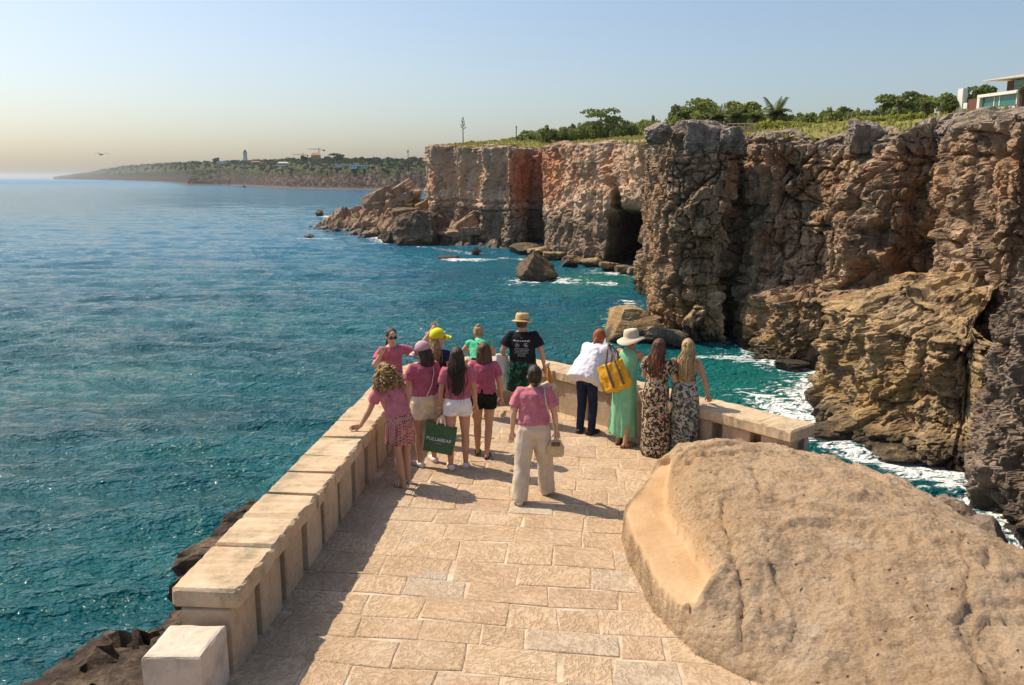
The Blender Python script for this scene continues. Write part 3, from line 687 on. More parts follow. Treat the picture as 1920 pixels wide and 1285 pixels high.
me = mesh_from('rock_talus', np.stack([tx, ty, tz], -1).reshape(-1, 3), grid_faces(*tx.shape), False)
tal = link('rock_talus', me, M_slab); tag(tal, kind='structure')
def ray_hit(px, py, hf, Y0, Y1, n=500):
    for Y in np.linspace(Y0, Y1, n):
        q = atY(px, py, Y)
        if q[2] <= hf(q[0], q[1]): return q
    return atY(px, py, (Y0+Y1)/2)
tr = np.random.default_rng(21)
spec = [(690, 378, 20, 24, 'upright dark block on the seaward edge of the rockfall', None, 0)]
named = [
 (892, 412, 92, 30, 15, (0, -.62), 'huge tan slab tilted steeply against the foot of the far cliff'),
 (868, 426, 60, 22, 14, (0, -.55), 'narrower tan slab lying parallel under the huge tilted slab'),
 (850, 440, 64, 18, 40, (.12, .05), 'flat topped ochre slab near the water below the tilted slab'),
 (884, 436, 46, 16, 30, (-.1, -.08), 'smaller flat ochre slab right of the flat topped one'),
 (708, 372, 62, 24, 20, (0, -.45), 'pale tan slab leaning at the top left of the rockfall'),
 (752, 356, 52, 18, 16, (0, -.55), 'tan slab poking up on the crest of the rockfall'),
 (760, 378, 56, 24, 22, (0, -.35), 'broad tan block in the middle of the rockfall crest'),
 (735, 392, 58, 26, 24, (0, .1), 'brown slab with shaded front above the dark reef block'),
 (800, 385, 44, 20, 20, (0, -.5), 'tan slab in the upper middle of the rockfall'),
 (765, 402, 60, 22, 26, (0, -.05), 'long brown block just above the big rugged rock'),
 (838, 405, 40, 26, 26, (.2, .2), 'dark angular block right of the big rugged rock'),
 (818, 418, 46, 30, 30, (0, .3), 'shadowed block touching the right side of the big rugged rock')]
for i, (px, py, w, h, dp, tl_, lb) in enumerate(named):
    q = ray_hit(px, py, lambda a, b: float(talus_h(np.array(a), np.array(b))), 236, 330); k = q[1]/1600
    rock(lb, q+np.array((0, 0, h*k*.08)), (w*k, dp*k*1.3, h*k), M_slab if i not in (9, 10, 11) else M_rocks, 60+i, facets=5, rough=.06, rz=tr.uniform(-.3, .3), tilt=tl_, ico_=ICO4, name='slab', cat='slab', depth=(.72, .95), boxy=.93)
for i in range(64):
    px = tr.uniform(690, 905); py = tr.uniform(np.interp(px, [690, 740, 800, 860, 905], [372, 352, 352, 370, 385]), np.interp(px, [690, 740, 800, 905], [410, 425, 410, 448]))
    q = ray_hit(px, py, lambda a, b: float(talus_h(np.array(a), np.array(b))), 232, 330, 260); k = q[1]/1600
    w = tr.uniform(10, 26)*k
    rock('loose tan boulder in the rockfall below the far cliff', q, (w, w*tr.uniform(.5, 1), w*tr.uniform(.35, .8)), M_slab, 90+i, facets=9, rough=.05, rz=tr.uniform(0, 3), tilt=(tr.uniform(-.5, .5), tr.uniform(-.6, .4)), ico_=ICO3, name='boulder', cat='boulder', group='loose boulders of the rockfall', depth=(.55, .85), boxy=.8)
for px, py, w, h, s_, lb in ((905, 448, 26, 12, 1, 'small tan rock at the water edge left of the dark recess'), (930, 449, 24, 14, 2, 'pale rounded rock under the dark recess of the far cliff'), (948, 452, 16, 12, 3, 'dark small rock hard against the dark recess'), (913, 452, 14, 8, 4, 'tiny rock in front of the rocks below the far cliff')):
    sea_rock(lb, px, py, w, h, 170+s_, M_slab, facets=8, rough=.05, ico_=ICO3)
# wave-cut shelf along the cave mouth
sh = [(1010, 480), (1040, 489), (1075, 495), (1110, 500), (1145, 507), (1175, 513), (1198, 516)]
for i, (px, py) in enumerate(sh):
    sea_rock(('ochre shelf rock along the cliff foot by the cave, %s' % ('leftmost', 'second from left', 'third from left', 'middle one', 'third from right', 'second from right', 'rightmost at the cave')[i]), px, py, 44, 15, 200+i, M_ledge, dep=.9, facets=7, rough=.12, ico_=ICO4, name='shelf_rock', boxy=.8)
# tan boulder at the foot of the near buttress
rock('large tan flat topped boulder at the foot of the near cliff behind the sunhat', (14.0, 96.5, 1.2), (7.2, 8.5, 5.0), M_ledge, 301, facets=9, rough=.07, ico_=ICO5, name='boulder', cat='boulder')
rock('thin pale slab wedged between the tan boulder and the cliff', (16.9, 91.6, 1.1), (4.8, 3.0, 2.0), M_out, 302, facets=9, rough=.05, tilt=(0, .35), name='slab', cat='slab')
for i, (px, py, w, h, lb) in enumerate(((1492, 693, 70, 14, 'low dark rock streaming with water under the cliff foot'), (1545, 745, 50, 22, 'wet dark rock in the surf left of the cliff ledge'), (1575, 830, 110, 34, 'brown wave-worn rock apron at the corner of the ledge'), (1700, 868, 110, 26, 'dark seaweed covered rock step below the ledge'))):
    sea_rock(lb, px, py, w, h, 310+i, M_ledge if i > 1 else M_rocks, dep=.7, facets=6, rough=.2, ico_=ICO4)
for i, (px, py, z, w, h, lb) in enumerate(((1792, 962, 1.2, 120, 60, 'pinkish broken rock beside the foam right of the foreground boulder'), (1850, 1000, 2, 110, 80, 'rough brown rock at the foot of the right hand outcrop'))):
    q = at(px, py, z); k = q[1]/1600
    rock(lb, (q[0], q[1], z-.5), (w*k, w*k, h*k*1.5), M_out, 320+i, facets=9, rough=.16, ico_=ICO4)
M_rim = rock_mat('pale_rim_rock', (.11, .09, .075), (.30, .24, .195), (.44, .37, .31), patch=(.30, .20, .14), patch_amt=.35, seed=12, wet=False, strata=.8)
# weathered pale blocks on the rim of the near cliff
for i, (px, py0, py1, Y, w, lb) in enumerate(((1238, 232, 268, 95, 46, 'pale rounded rim block at the left corner of the near cliff top'), (1327, 230, 292, 93, 76, 'tallest pale grey rim block on the near cliff'), (1376, 242, 285, 92, 44, 'dark grey rim block right of the tallest one'),
     (1632, 228, 282, 82, 62, 'tall split rim block beneath the pine on the cliff'), )):
    a_ = atY(px, py0, Y); b_ = atY(px, py1, Y); k = Y/1600; H = a_[2]-b_[2]
    rock(lb, ((a_[0]+b_[0])/2, Y+1.3, (a_[2]+b_[2])/2), (w*k*1.1, 3.4, H*1.25), M_rim, 340+i, facets=12, rough=.16, name='rim_block', cat='rock', ico_=ICO5, depth=(.62, .9), boxy=.7)
print('rocks', time.time()-T0)
# ------------------------------------------------------------------ viewing terrace
T = 14.28
def lx_out(y): return -2.55+.0775*(y-5.94)
outer = [(lx_out(5.94), 5.94), (lx_out(12.6), 12.6), (-1.93, 13.2), (-1.72, 13.75), (-1.3, 14.2), (-.7, 14.42), (-.1, 14.42), (.45, 14.2), (.95, 13.75), (1.35, 13.3), (3.80, 10.27)]
# paving: rows laid along the wall, each stone a slab of its own
N = NT('paving_limestone', .88, .25); ob = N.tc('Object'); oi = N.n('ObjectInfo').outputs['Random']
rot = N.n('VectorRotate', rotation_type='Z_AXIS'); N.put(rot.inputs['Vector'], ob); N.put(rot.inputs['Angle'], N.math('MULTIPLY', oi, 9.0))
sh_ = N.n('VectorMath', operation='ADD'); N.put(sh_.inputs[0], rot.outputs[0])
cb = N.n('CombineXYZ'); N.put(cb.inputs[0], N.math('MULTIPLY', oi, 37.0)); N.put(cb.inputs[1], N.math('MULTIPLY', oi, 11.0)); N.t.links.new(cb.outputs[0], sh_.inputs[1]); pv = sh_.outputs[0]
dst = N.noise(pv, 7, 4, .62, out='Color'); dv = N.n('VectorMath', operation='MULTIPLY_ADD'); N.put(dv.inputs[0], dst); dv.inputs[1].default_value = (.16, .16, .16); N.put(dv.inputs[2], pv)
wv = N.noise(N.map(dv.outputs[0], scale=(1, .38, 1)), 36, 2, .55); chis = N.rng(wv, .36, .60, 0, 1, True)
pit = N.noise(pv, 60, 4, .7); wear = N.rng(N.noise(pv, 2.4, 4, .6), .42, .62, 0, 1, True)
per = N.ramp(oi, [(0, (.48, .335, .20)), (.25, (.54, .385, .235)), (.5, (.50, .345, .21)), (.72, (.56, .405, .25)), (.86, (.47, .32, .21)), (.95, (.48, .38, .27)), (1, (.48, .315, .235))], 'CONSTANT')
c = N.mix(N.rng(N.noise(pv, 3.2, 6, .65), .34, .66), N.mix(.22, per, (.28, .19, .12)), N.mix(.3, per, (.62, .50, .37)))
c = N.mix(N.math('MULTIPLY', N.math('SUBTRACT', 1, chis), .50), c, (.26, .165, .09)); c = N.mix(N.math('MULTIPLY', N.rng(pit, .58, .7), .3), c, (.24, .16, .10))
big = N.noise(N.pos(), .55, 4, .6); c = N.mix(N.rng(big, .56, .68, 0, .35), c, (.60, .48, .37)); c = N.mix(N.rng(N.noise(N.pos(), .9, 4, .7), .60, .70, 0, .4), c, (.34, .23, .15))
c = N.mix(N.math('MULTIPLY', N.rng(N.noise(N.map(N.pos(), loc=(4.3, 2.2, 0)), 1.1, 4, .6), .62, .70), .55), c, (.44, .39, .32))
h = N.math('ADD', N.math('MULTIPLY', chis, N.math('SUBTRACT', 1.1, N.math('MULTIPLY', wear, .75))), N.math('MULTIPLY', pit, .35))
M_pave = N.out(c, .85, N.bump(h, .75, .008))
M_pave_grey = plain('paving_grey_stone', (.45, .365, .26), .85, .22, 14, .9, .25, .012)
N = NT('mortar_joint', .95, .15); p = N.pos()
M_mort = N.out(N.ramp(N.noise(p, 3.5, 6, .65), [(.36, (.36, .255, .165)), (.5, (.52, .40, .28)), (.62, (.64, .515, .385))]), normal=N.bump(N.noise(p, 40, 5), .6, .01))
base_pl = [(lx_out(3), 3)]+outer+[(3.0, 9.6), (2.6, 7.5), (2.6, 5.6), (3.2, 3)]
fl = link('terrace_floor', mesh_from('terrace_floor', [(x, y, T-.005) for x, y in base_pl], [tuple(range(len(base_pl)-1, -1, -1))]), M_mort); tag(fl, kind='structure')
inner_lim = np.array([(lx_out(3)+.28, 3), (lx_out(12.6)+.28, 12.6), (-1.5, 13.6), (-.9, 14.1), (0, 14.1), (.6, 13.8), (1.15, 13.2), (3.5, 10.4), (4.2, 9.2), (3.2, 8), (2.7, 6.5), (3.4, 5), (3.4, 3)])
pr = np.random.default_rng(42); vdir = np.array((.0775, 1.)); vdir /= np.linalg.norm(vdir); udir = np.array((vdir[1], -vdir[0])); org = np.array((lx_out(3), 3.))
row = 0.0; ir = 0; ns = 0
while row < 11.6:
    dep = pr.uniform(.34, .50); u = .1-pr.uniform(0, .45); skew = -.07
    while u < 6.6:
        w = pr.choice([pr.uniform(.36, .56), pr.uniform(.50, .78)])
        v0 = row; g = pr.uniform(.004, .010)
        cor = []
        for du, dv in ((g, g), (w-g, g), (w-g, dep-g), (g, dep-g)):
            uu_ = u+du; vv_ = v0+dv+skew*(uu_-2.2)+.02*math.sin(uu_*3+ir)
            cor.append(org+udir*uu_+vdir*vv_+pr.uniform(-.018, .018, 2))
        cor = np.array(cor); ce = cor.mean(0)
        if inside(cor[:, 0], cor[:, 1], inner_lim).any() and inside(ce[:1], ce[1:2], inner_lim)[0]:
            zt = pr.uniform(-.001, .006); b_ = .010
            q = cor-ce; ct = q*(1-b_/np.linalg.norm(q, axis=1)[:, None]*1.4)
            mid = lambda A: A  # four corners kept; edges get a worn midpoint
            def ringp(A, z, j=0):
                out = []
                for i in range(4):
                    out.append((*A[i], z)); m_ = (A[i]+A[(i+1) % 4])/2; out.append((*(m_+pr.uniform(-j, j, 2)), z))
                return out
            rt = ringp(ct, zt, .009); rm = ringp(q, zt-.006, .006); rb = ringp(q*1.01, -.06)
            V = rt+rm+rb; F = [tuple(range(8))]+[(8+i, 8+(i+1) % 8, (i+1) % 8, i) for i in range(8)]+[(16+i, 16+(i+1) % 8, 8+(i+1) % 8, 8+i) for i in range(8)]
            link('paving_stone', mesh_from('paving_stone', V, F), M_pave_grey if pr.random() < .016 else M_pave, fl, (ce[0], ce[1], T)); ns += 1
        u += w
    row += dep; ir += 1
print('paving stones', ns)
# ---- parapet
def stone_mat(name, cols, sc=1.0, bumpd=.012, lichen=.0):
    N = NT(name, .9, .2); ob = N.tc('Object'); p = N.pos(); oi = N.n('ObjectInfo').outputs['Random']
    a = N.noise(p, 1.6*sc, 6, .65, .4); b = N.noise(p, 14*sc, 6, .7)
    c = N.ramp(N.math('ADD', N.math('MULTIPLY', a, .6), N.math('MULTIPLY', b, .4)), [(.34, cols[0]), (.5, cols[1]), (.66, cols[2])])
    c = N.mix(N.math('MULTIPLY', N.rng(oi, 0, 1), .28), c, cols[0])
    c = N.mix(N.rng(N.noise(p, 70*sc, 3, .6), .62, .70, 0, .4), c, (.16, .11, .075))
    if lichen: c = N.mix(N.math('MULTIPLY', N.rng(N.noise(N.map(p, loc=(9, 3, 1)), 3.1, 7, .72), .52, .66), lichen), c, (.26, .235, .15))
    h = N.math('ADD', N.math('MULTIPLY', b, 1.0), N.math('MULTIPLY', N.noise(p, 55*sc, 5, .7), .6))
    return N.out(c, .9, N.bump(h, .75, bumpd))
M_cop = stone_mat('coping_stone', ((.40, .28, .165), (.58, .43, .275), (.68, .54, .375)), lichen=.75)
M_post = stone_mat('parapet_post_stone', ((.36, .255, .165), (.51, .38, .255), (.60, .465, .335)), lichen=.3)
M_core = stone_mat('parapet_core_stone', ((.20, .14, .095), (.28, .205, .145), (.36, .27, .20)))
par = empty('parapet_wall', (-.1, 12, T)); tag(par, 'low limestone parapet with slotted sides running round the viewing terrace', 'wall')
Minv = Matrix.Translation((.1, -12, -T))
def pl_mesh(name, V, F, m, smooth=False):
    V = np.asarray(V, float)-np.array((-.1, 12, T)); return link(name, mesh_from(name, V, F, smooth), m, par)
tO, O = resample(outer, .02); O = gsm(O, 6); tl_ = np.gradient(O, axis=0); tl_ /= np.linalg.norm(tl_, axis=1)[:, None]
no = np.stack([tl_[:, 1], -tl_[:, 0]], 1)      # towards the terrace
L = tO[-1]
def pt(s, inset, z):
    s = min(max(s, 0), L); i = min(int(s/(tO[1]-tO[0])), len(O)-1); q = O[i]+no[i]*inset; return (q[0], q[1], z)
def ring_block(s0, s1, i0, i1, z0, z1, nseg, seed, chip=.006, bev=.012, jag=.0):
    """curved block between arc lengths s0..s1, insets i0..i1; worn bevelled edges, one ring of 8 points per step"""
    r_ = np.random.default_rng(seed); V = []; F = []
    ss = np.r_[s0, s0+bev, np.linspace(s0, s1, nseg+1)[1:-1], s1-bev, s1]
    for k, s in enumerate(ss):
        e = bev if k in (0, len(ss)-1) else 0
        a0, a1, b0, b1 = i0+e, i1-e, z0+e, z1-e
        bb = bev
        prof = [(a0, b0+bb), (a0, b1-bb), (a0+bb, b1), (a1-bb, b1), (a1, b1-bb), (a1, b0+bb), (a1-bb, b0), (a0+bb, b0)]
        for j, (i_, z_) in enumerate(prof):
            w_ = chip*(1.6 if j in (2, 3, 4) else 1.0)
            V.append(pt(s, i_+r_.normal()*w_*.6, z_-abs(r_.normal())*w_*(1.0 if j in (1, 2, 3, 4) else .2)-jag*(j in (3, 4))*max(0, r_.normal())))
    m = len(ss)
    for k in range(m-1):
        for j in range(8): F.append((k*8+j, k*8+(j+1) % 8, (k+1)*8+(j+1) % 8, (k+1)*8+j))
    F.append(tuple(range(7, -1, -1))); F.append(tuple((m-1)*8+j for j in range(8)))
    return V, F
# lengths along the left side, the rounded nose, the right side
sL = 6.68; sR = float(tO[np.argmin(np.hypot(O[:, 0]-1.35, O[:, 1]-13.3))])
cj = [0, .80, 1.40, 2.0, 2.62, 3.16, 3.84, 4.52, 5.2, 5.85, 6.5, 7.1, 7.75, 8.4, 9.0, sR-.45, sR+.55, sR+1.5, sR+2.35, L]
for i, (a, b) in enumerate(zip(cj[:-1], cj[1:])):
    dz = pr.uniform(-.008, .006); di = pr.uniform(-.010, .012)
    pl_mesh('coping_stone', *ring_block(a+.004, b-.004, -.02+di, .50+di, T+.535, T+.70+dz, max(8, int((b-a)/.06)), 400+i, .005, .018, .008), M_cop)
pl_mesh('core', *ring_block(.03, L-.05, .13, .30, T-.3, T+.535, 150, 5, .003), M_core)
posts = []; s = .02
while s < sL: posts.append((s, min(s+.455, sL))); s += .595
posts += [(sL+.10, sL+1.4), (sL+1.41, sL+2.5), (sL+2.51, sR-.4), (sR-.39, sR+.25)]
s = L-.06
tail = []
while s > sR+.5: tail.append((s-.42, s)); s -= .60
posts += tail[::-1]
for i, (a, b) in enumerate(posts):
    pl_mesh('post', *ring_block(a, b, .045, .445, T-.1, T+.535, max(4, int((b-a)/.12)), 450+i, .003, .012), M_post)
pl_mesh('plinth', *ring_block(0, L, .02, .50, T-.9, T-.012, 120, 7, .004), M_core)
# bollard block in front of the wall end
V = np.array([(-2.575, 5.40, T-.3), (-2.165, 5.40, T-.3), (-2.13, 5.84, T-.3), (-2.55, 5.84, T-.3)]); 
def block8(c4, z0, z1, bev=.02, n=7, seed=1, jit=.006):
    r_ = np.random.default_rng(seed); c4 = np.asarray(c4, float)[:, :2]; ce = c4.mean(0)
    def ring_(k, z, j=jit):
        out = []
        for i in range(4):
            for t_ in np.linspace(0, 1, n, endpoint=False):
                q = c4[i]*(1-t_)+c4[(i+1) % 4]*t_; q = ce+(q-ce)*k+r_.normal(size=2)*j*.5
                out.append((*q, z-abs(r_.normal())*j*.6))
        return out
    V = ring_(1, z0)+ring_(1, z0+(z1-z0)*.6, .003)+ring_(1, z1-bev)+ring_(1-bev*2.2, z1-bev*.25)+ring_(.85, z1, .003)+ring_(.6, z1-.003, .003)+ring_(.3, z1-.004, .002)+[(ce[0], ce[1], z1-.005)]
    F = []; m = 4*n
    for k in range(6):
        for j in range(m): F.append((k*m+j, k*m+(j+1) % m, (k+1)*m+(j+1) % m, (k+1)*m+j))
    for j in range(m): F.append((6*m+j, 6*m+(j+1) % m, 7*m))
    return V, F
V, F = block8(V, T-.3, T+.455, seed=3)
M_bol = stone_mat('block_stone', ((.48, .37, .28), (.66, .54, .43), (.76, .66, .55)), lichen=.5)
ce = np.array((-2.35, 5.62, T)); o = link('stone_block', mesh_from('stone_block', np.array(V)-ce, F, False), M_bol, None, tuple(ce)); tag(o, 'square pale stone block with worn top in front of the parapet end', 'stone block')
# ---- promontory carrying the terrace
P_prom = [(-9, -6, 11.0), (-6.9, 1, 12.4), (-5.5, 4.2, 13.0), (-5.0, 5.8, 13.2), (-4.7, 6.6, 13.35), (-4.5, 7.5, 13.5), (-4.3, 8.1, 13.7), (-3.5, 8.5, 13.4), (-3.35, 8.9, 13.4), (-3.8, 9.3, 13.7), (-3.85, 10.3, 13.9), (-3.5, 11.1, 13.75), (-3.0, 11.9, 13.4), (-2.5, 12.8, 13.3), (-1.7, 14.4, 13.3), (-.4, 15.1, 13.3), (1.1, 14.4, 13.3), (2.9, 12.1, 13.3), (4.7, 10.0, 12.9), (6.2, 8.6, 11.6), (8.2, 7.0, 10.6), (10.5, 5.0, 10), (13, 1, 11), (15, -6, 10)]
cliff('promontory', P_prom, M_shore, ds=.075, dz=.075, corner=.25, nsm=.5, batter=.10, foot=False, amp=.16, block=(.9, .9, 1.2), blk=.26, rough=.46, slab=.07, facet=.35, ledge_=.02, strata=.08, sthick=.5, seed=91, rim=2.6, rimrise=.30, rimjag=.5, side=-1, zbot=-1.5)
P0 = np.array(P_prom); ring_ = [(x, y, z-.25) for x, y, z in P0]
print('terrace', time.time()-T0)
# ---- foreground boulder with the worn bench
crest_px = [(1258, 842, 10.55), (1275, 828, 10.65), (1350, 822, 10.6), (1430, 834, 10.35), (1520, 836, 10.05), (1620, 868, 9.3), (1700, 902, 8.65), (1750, 925, 8.25), (1850, 985, 7.5), (1920, 1038, 7.0), (2050, 1130, 6.3), (2250, 1260, 5.4)]
crest = np.array([atY(a_, b_, c_) for a_, b_, c_ in crest_px]); crest[:, 2] -= T
bl = np.r_[np.array([(2.9, 3.6), (2.05, 5.2), (1.83, 5.77), (1.44, 6.16), (1.23, 6.84), (1.15, 7.77), (1.15, 8.4), (1.22, 8.9), (1.62, 9.75), (1.95, 10.6), (2.15, 11.0)]), crest[2:, :2]+np.array((.75, .95)), [(9, 3)]]
step = .028
bx, by = np.meshgrid(np.arange(.95, 9.2, step), np.arange(3.4, 11.7, step))
ins = inside(bx, by, bl); D = pdist(bx, by, np.r_[bl, bl[:1]]); D = np.where(ins, D, -D)
D = D+fbm(np.stack([bx*1.6, by*1.6, bx*0], -1), 4, seed=2)*.05
ctrl = [(1.7, 5.9, .12), (2.1, 6.1, .26), (1.9, 7.0, .62), (1.75, 7.6, .64), (2.0, 8.0, .72), (1.8, 8.5, .66), (2.1, 9.0, .72), (2.2, 9.8, .62), (2.8, 8.8, .72), (2.9, 7.6, .70), (3.6, 8.2, .68), (3.7, 6.9, .60), (4.4, 7.3, .56), (2.7, 6.2, .46), (3.3, 5.4, .36), (4.3, 5.9, .46), (5.0, 6.4, .40), (2.4, 5.2, .10), (3, 4.2, .12), (4.6, 4.6, .36), (5.6, 5.2, .30), (6.6, 4.4, .20)]
for c_ in crest:
    ctrl += [tuple(c_), (c_[0]+.45, c_[1]+.6, c_[2]-.42), (c_[0]+.9, c_[1]+1.2, c_[2]-1.1)]
ws = 0; zs = 0
for cx, cy, cz in ctrl:
    k = np.exp(-((bx-cx)**2+(by-cy)**2)/(2*.40**2))+1e-6/((bx-cx)**2+(by-cy)**2+.1)**2; ws = ws+k; zs = zs+k*cz
dome = zs/ws
backside = np.min([(bx-c_[0])*.62+(by-c_[1])*.78 for c_ in crest], 0)
seat = np.array([at(a_, b_, T+.29) for a_, b_ in ((1166, 972), (1205, 925), (1243, 872), (1256, 868), (1247, 930), (1246, 962), (1262, 996), (1301, 1048), (1333, 1099), (1300, 1128), (1266, 1138), (1241, 1110), (1196, 1013))])
s_in = inside(bx, by, seat); sdst = np.where(s_in, 0, pdist(bx, by, np.r_[seat, seat[:1]])+fbm(np.stack([bx*3, by*3, bx*0], -1), 3, seed=5)*.02)
H = dome*np.sqrt(np.clip(1-(1-np.clip(D/.34, 0, 1))**2, 0, 1))
lip = .285+.02*fbm(np.stack([bx*2, by*2, bx*0], -1), 2, seed=8)
wall_ = np.clip(sdst/.07, 0, 1)**.8*.62+.38*sstep(.04, .34, sdst)
H = np.where(sdst < .5, np.minimum(H, lip+np.maximum(H-lip, 0)*wall_), H)
sl = np.array([at(a_, b_, T+.29) for a_, b_ in ((1266, 1138), (1241, 1110), (1196, 1013), (1166, 972), (1205, 925), (1243, 872))]); xl = np.interp(by, sl[:, 1], sl[:, 0], left=-9, right=-9)
lf = (bx < xl+.03) & (D > 0) & ~s_in
H = np.where(lf, np.minimum(lip*np.clip(D/(D+sdst+1e-6), 0, 1)**.30, lip), H)
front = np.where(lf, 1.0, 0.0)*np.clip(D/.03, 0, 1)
H = np.where((sdst <= .015) & (D > 0), lip*np.clip(D/.06, 0, 1)**.5, H)
H = H*np.where(by > 9.9, 1, np.clip(D/.03, 0, 1)) if False else np.where(D < .03, H*np.clip(D/.03, 0, 1), H)
bw = np.where(s_in, 1, 0); bench = H
P3 = np.stack([bx, by, H], -1)
on = np.clip((D-.02)/.2, 0, 1)*(1-.85*np.exp(-(sdst/.05)**2))
# broad joint planes so that the stone is not a smooth dome
pl_ = fbm(P3*np.array((.75, .75, 1)), 2, seed=61); H = H+on*(sstep(.02, .035, pl_)+sstep(-.22, -.205, pl_)+sstep(.30, .315, pl_))*.045-on*.03
H = H+on*((np.floor(pl_*7)+sstep(.6, 1, pl_*7-np.floor(pl_*7)))/7-pl_)*.06
H = H+on*(fbm(P3*1.1, 3, seed=6)*.07+fbm(P3*3.2, 4, seed=7)*.045+fbm(P3*np.array((9, 9, 9)), 4, seed=8, ridged=True)*.030)
f1_, f2_, id_ = worley(P3*7.5, 3); pits = sstep(.30, .12, f1_)*(id_ > .62)*sstep(-.1, .3, fbm(P3*.9+3, 3, seed=4))
H = H-on*pits*.04
def carve(pxs, w, dep, z=.6):
    global H
    pl = np.array([at(a, b, T+z) for a, b in pxs]); d = pdist(bx+fbm(P3*4, 3, seed=11)*.05, by+fbm(P3*4, 3, seed=12)*.05, pl)
    H = H-dep*np.exp(-(d/w)**1.4)*on
carve([(1410, 880), (1420, 930), (1427, 962)], .014, .05); carve([(1350, 960), (1362, 1005), (1378, 1040), (1393, 1075), (1394, 1120), (1396, 1168)], .016, .07, .55)
carve([(1395, 1050), (1425, 1056), (1430, 1100)], .012, .035, .6); carve([(1690, 1012), (1760, 1030), (1830, 1050), (1905, 1062)], .018, .06, .45)
carve([(1798, 1062), (1806, 1110), (1812, 1165), (1822, 1210), (1834, 1262)], .014, .05, .35); carve([(1845, 1070), (1842, 1105)], .02, .06, .4); carve([(1690, 1225), (1760, 1222), (1830, 1224)], .012, .03, .3)
carve([(1255, 905), (1285, 885), (1300, 872)], .02, .03, .5); carve([(1400, 858), (1450, 860), (1490, 872)], .022, .035, .5); carve([(1600, 1040), (1603, 1090), (1606, 1115)], .015, .03, .55)
carve([(1270, 1165), (1300, 1195), (1380, 1205)], .03, .05, .25); carve([(1270, 1200), (1330, 1240), (1440, 1285)], .025, .05, .08)
Zb = np.where(D > 0, T-.012+H, T-.25); Zb = np.where((backside > -.1) & (D < .4), np.minimum(Zb, T-.3), Zb); Zb = np.where(D > -.03, Zb, np.nan)
V = np.stack([bx, by, np.nan_to_num(Zb, nan=T-.25)], -1).reshape(-1, 3); fc = grid_faces(*bx.shape); ok = ~np.isnan(Zb).ravel()[fc].any(1); fc = fc[ok]; used = np.unique(fc); rm = np.zeros(len(V), int); rm[used] = np.arange(len(used))
N = NT('sandstone_boulder', .9, .22); p = N.pos()
a = N.noise(p, .9, 7, .65, .5); b = N.noise(p, 7, 8, .7); st = N.noise(N.map(p, scale=(.5, 1.5, 3), rot=(0, 0, .5)), 2.2, 5, .6, 1)
c = N.ramp(N.math('ADD', N.math('MULTIPLY', a, .55), N.math('MULTIPLY', b, .45)), [(.34, (.37, .235, .13)), (.48, (.53, .365, .22)), (.62, (.63, .46, .30)), (.72, (.71, .55, .39))])
x_, y_, z_ = N.sep(p)
oc = N.math('MULTIPLY', N.rng(x_, 2.5, 1.7, 0, 1, True), N.rng(y_, 6.3, 7.4, 0, 1, True))                  # worn honey-coloured bench side
c = N.mix(N.math('MULTIPLY', oc, .6), c, N.mix(N.rng(a, .4, .6), (.46, .29, .14), (.60, .40, .21)))
stn = N.math('MULTIPLY', N.rng(N.noise(N.map(p, loc=(3, 1, 0)), 2.6, 6, .7), .52, .64), N.math('MULTIPLY', N.rng(x_, 2.7, 1.9, 0, 1), N.rng(y_, 7.0, 6.2, 0, 1)))
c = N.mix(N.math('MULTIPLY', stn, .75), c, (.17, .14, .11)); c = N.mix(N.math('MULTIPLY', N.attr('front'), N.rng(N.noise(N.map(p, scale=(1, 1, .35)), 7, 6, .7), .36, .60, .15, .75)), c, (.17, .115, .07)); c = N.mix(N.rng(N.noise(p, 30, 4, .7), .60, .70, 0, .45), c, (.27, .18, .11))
gr = N.rng(N.math('ADD', N.math('MULTIPLY', x_, .5), N.math('MULTIPLY', N.noise(p, 1.5, 6, .7), 2.4)), 3.7, 4.7, 0, .45, True); c = N.mix(gr, c, (.36, .30, .24))
h = N.math('ADD', N.math('MULTIPLY', N.noise(p, 14, 9, .78), 1.3), N.math('MULTIPLY', N.vor(p, 19), -.6)); pk = N.math('MULTIPLY', N.rng(N.vor(N.mix(.08, p, N.noise(p, 6, 3, out='Color')), 9.5), .16, .05), N.rng(N.noise(p, 2.2, 4), .5, .6)); h = N.math('SUBTRACT', h, N.math('MULTIPLY', pk, 1.6)); c = N.mix(N.math('MULTIPLY', pk, .55), c, (.20, .13, .08)); c = N.mix(N.math('MULTIPLY', N.rng(N.noise(N.map(p, loc=(8, 1, 2)), 3.4, 8, .75), .57, .66), .5), c, (.30, .215, .15)); c = N.mix(N.math('MULTIPLY', N.rng(N.noise(N.map(p, loc=(1, 7, 2)), 1.7, 7, .7), .56, .66), .45), c, (.70, .56, .42))
fs_ = N.noise(p, 48, 6, .8); c = N.mix(N.rng(fs_, .50, .66, 0, .55), c, (.25, .165, .095)); c = N.mix(N.rng(fs_, .46, .34, 0, .45), c, (.76, .62, .46)); h = N.math('ADD', h, N.math('MULTIPLY', fs_, -.55)); seat_f = N.attr('seat'); c = N.mix(N.math('MULTIPLY', seat_f, .85), c, N.mix(N.rng(a, .35, .65), (.44, .275, .14), (.56, .375, .21))); h = N.math('MULTIPLY', h, N.math('SUBTRACT', 1, N.math('MULTIPLY', seat_f, .85)))
M_bould = N.out(c, .92, N.bump(h, 1.0, .038, N.bump(st, .35, .05)))
me = mesh_from('boulder', V[used]-np.array((3.5, 7.5, T)), rm[fc], True); seat_a = np.exp(-(sdst/.05)**2)*(D > .05); at_ = me.attributes.new('seat', 'FLOAT', 'POINT'); at_.data.foreach_set('value', seat_a.ravel()[used].astype(np.float32)); at_ = me.attributes.new('front', 'FLOAT', 'POINT'); at_.data.foreach_set('value', front.ravel()[used].astype(np.float32))
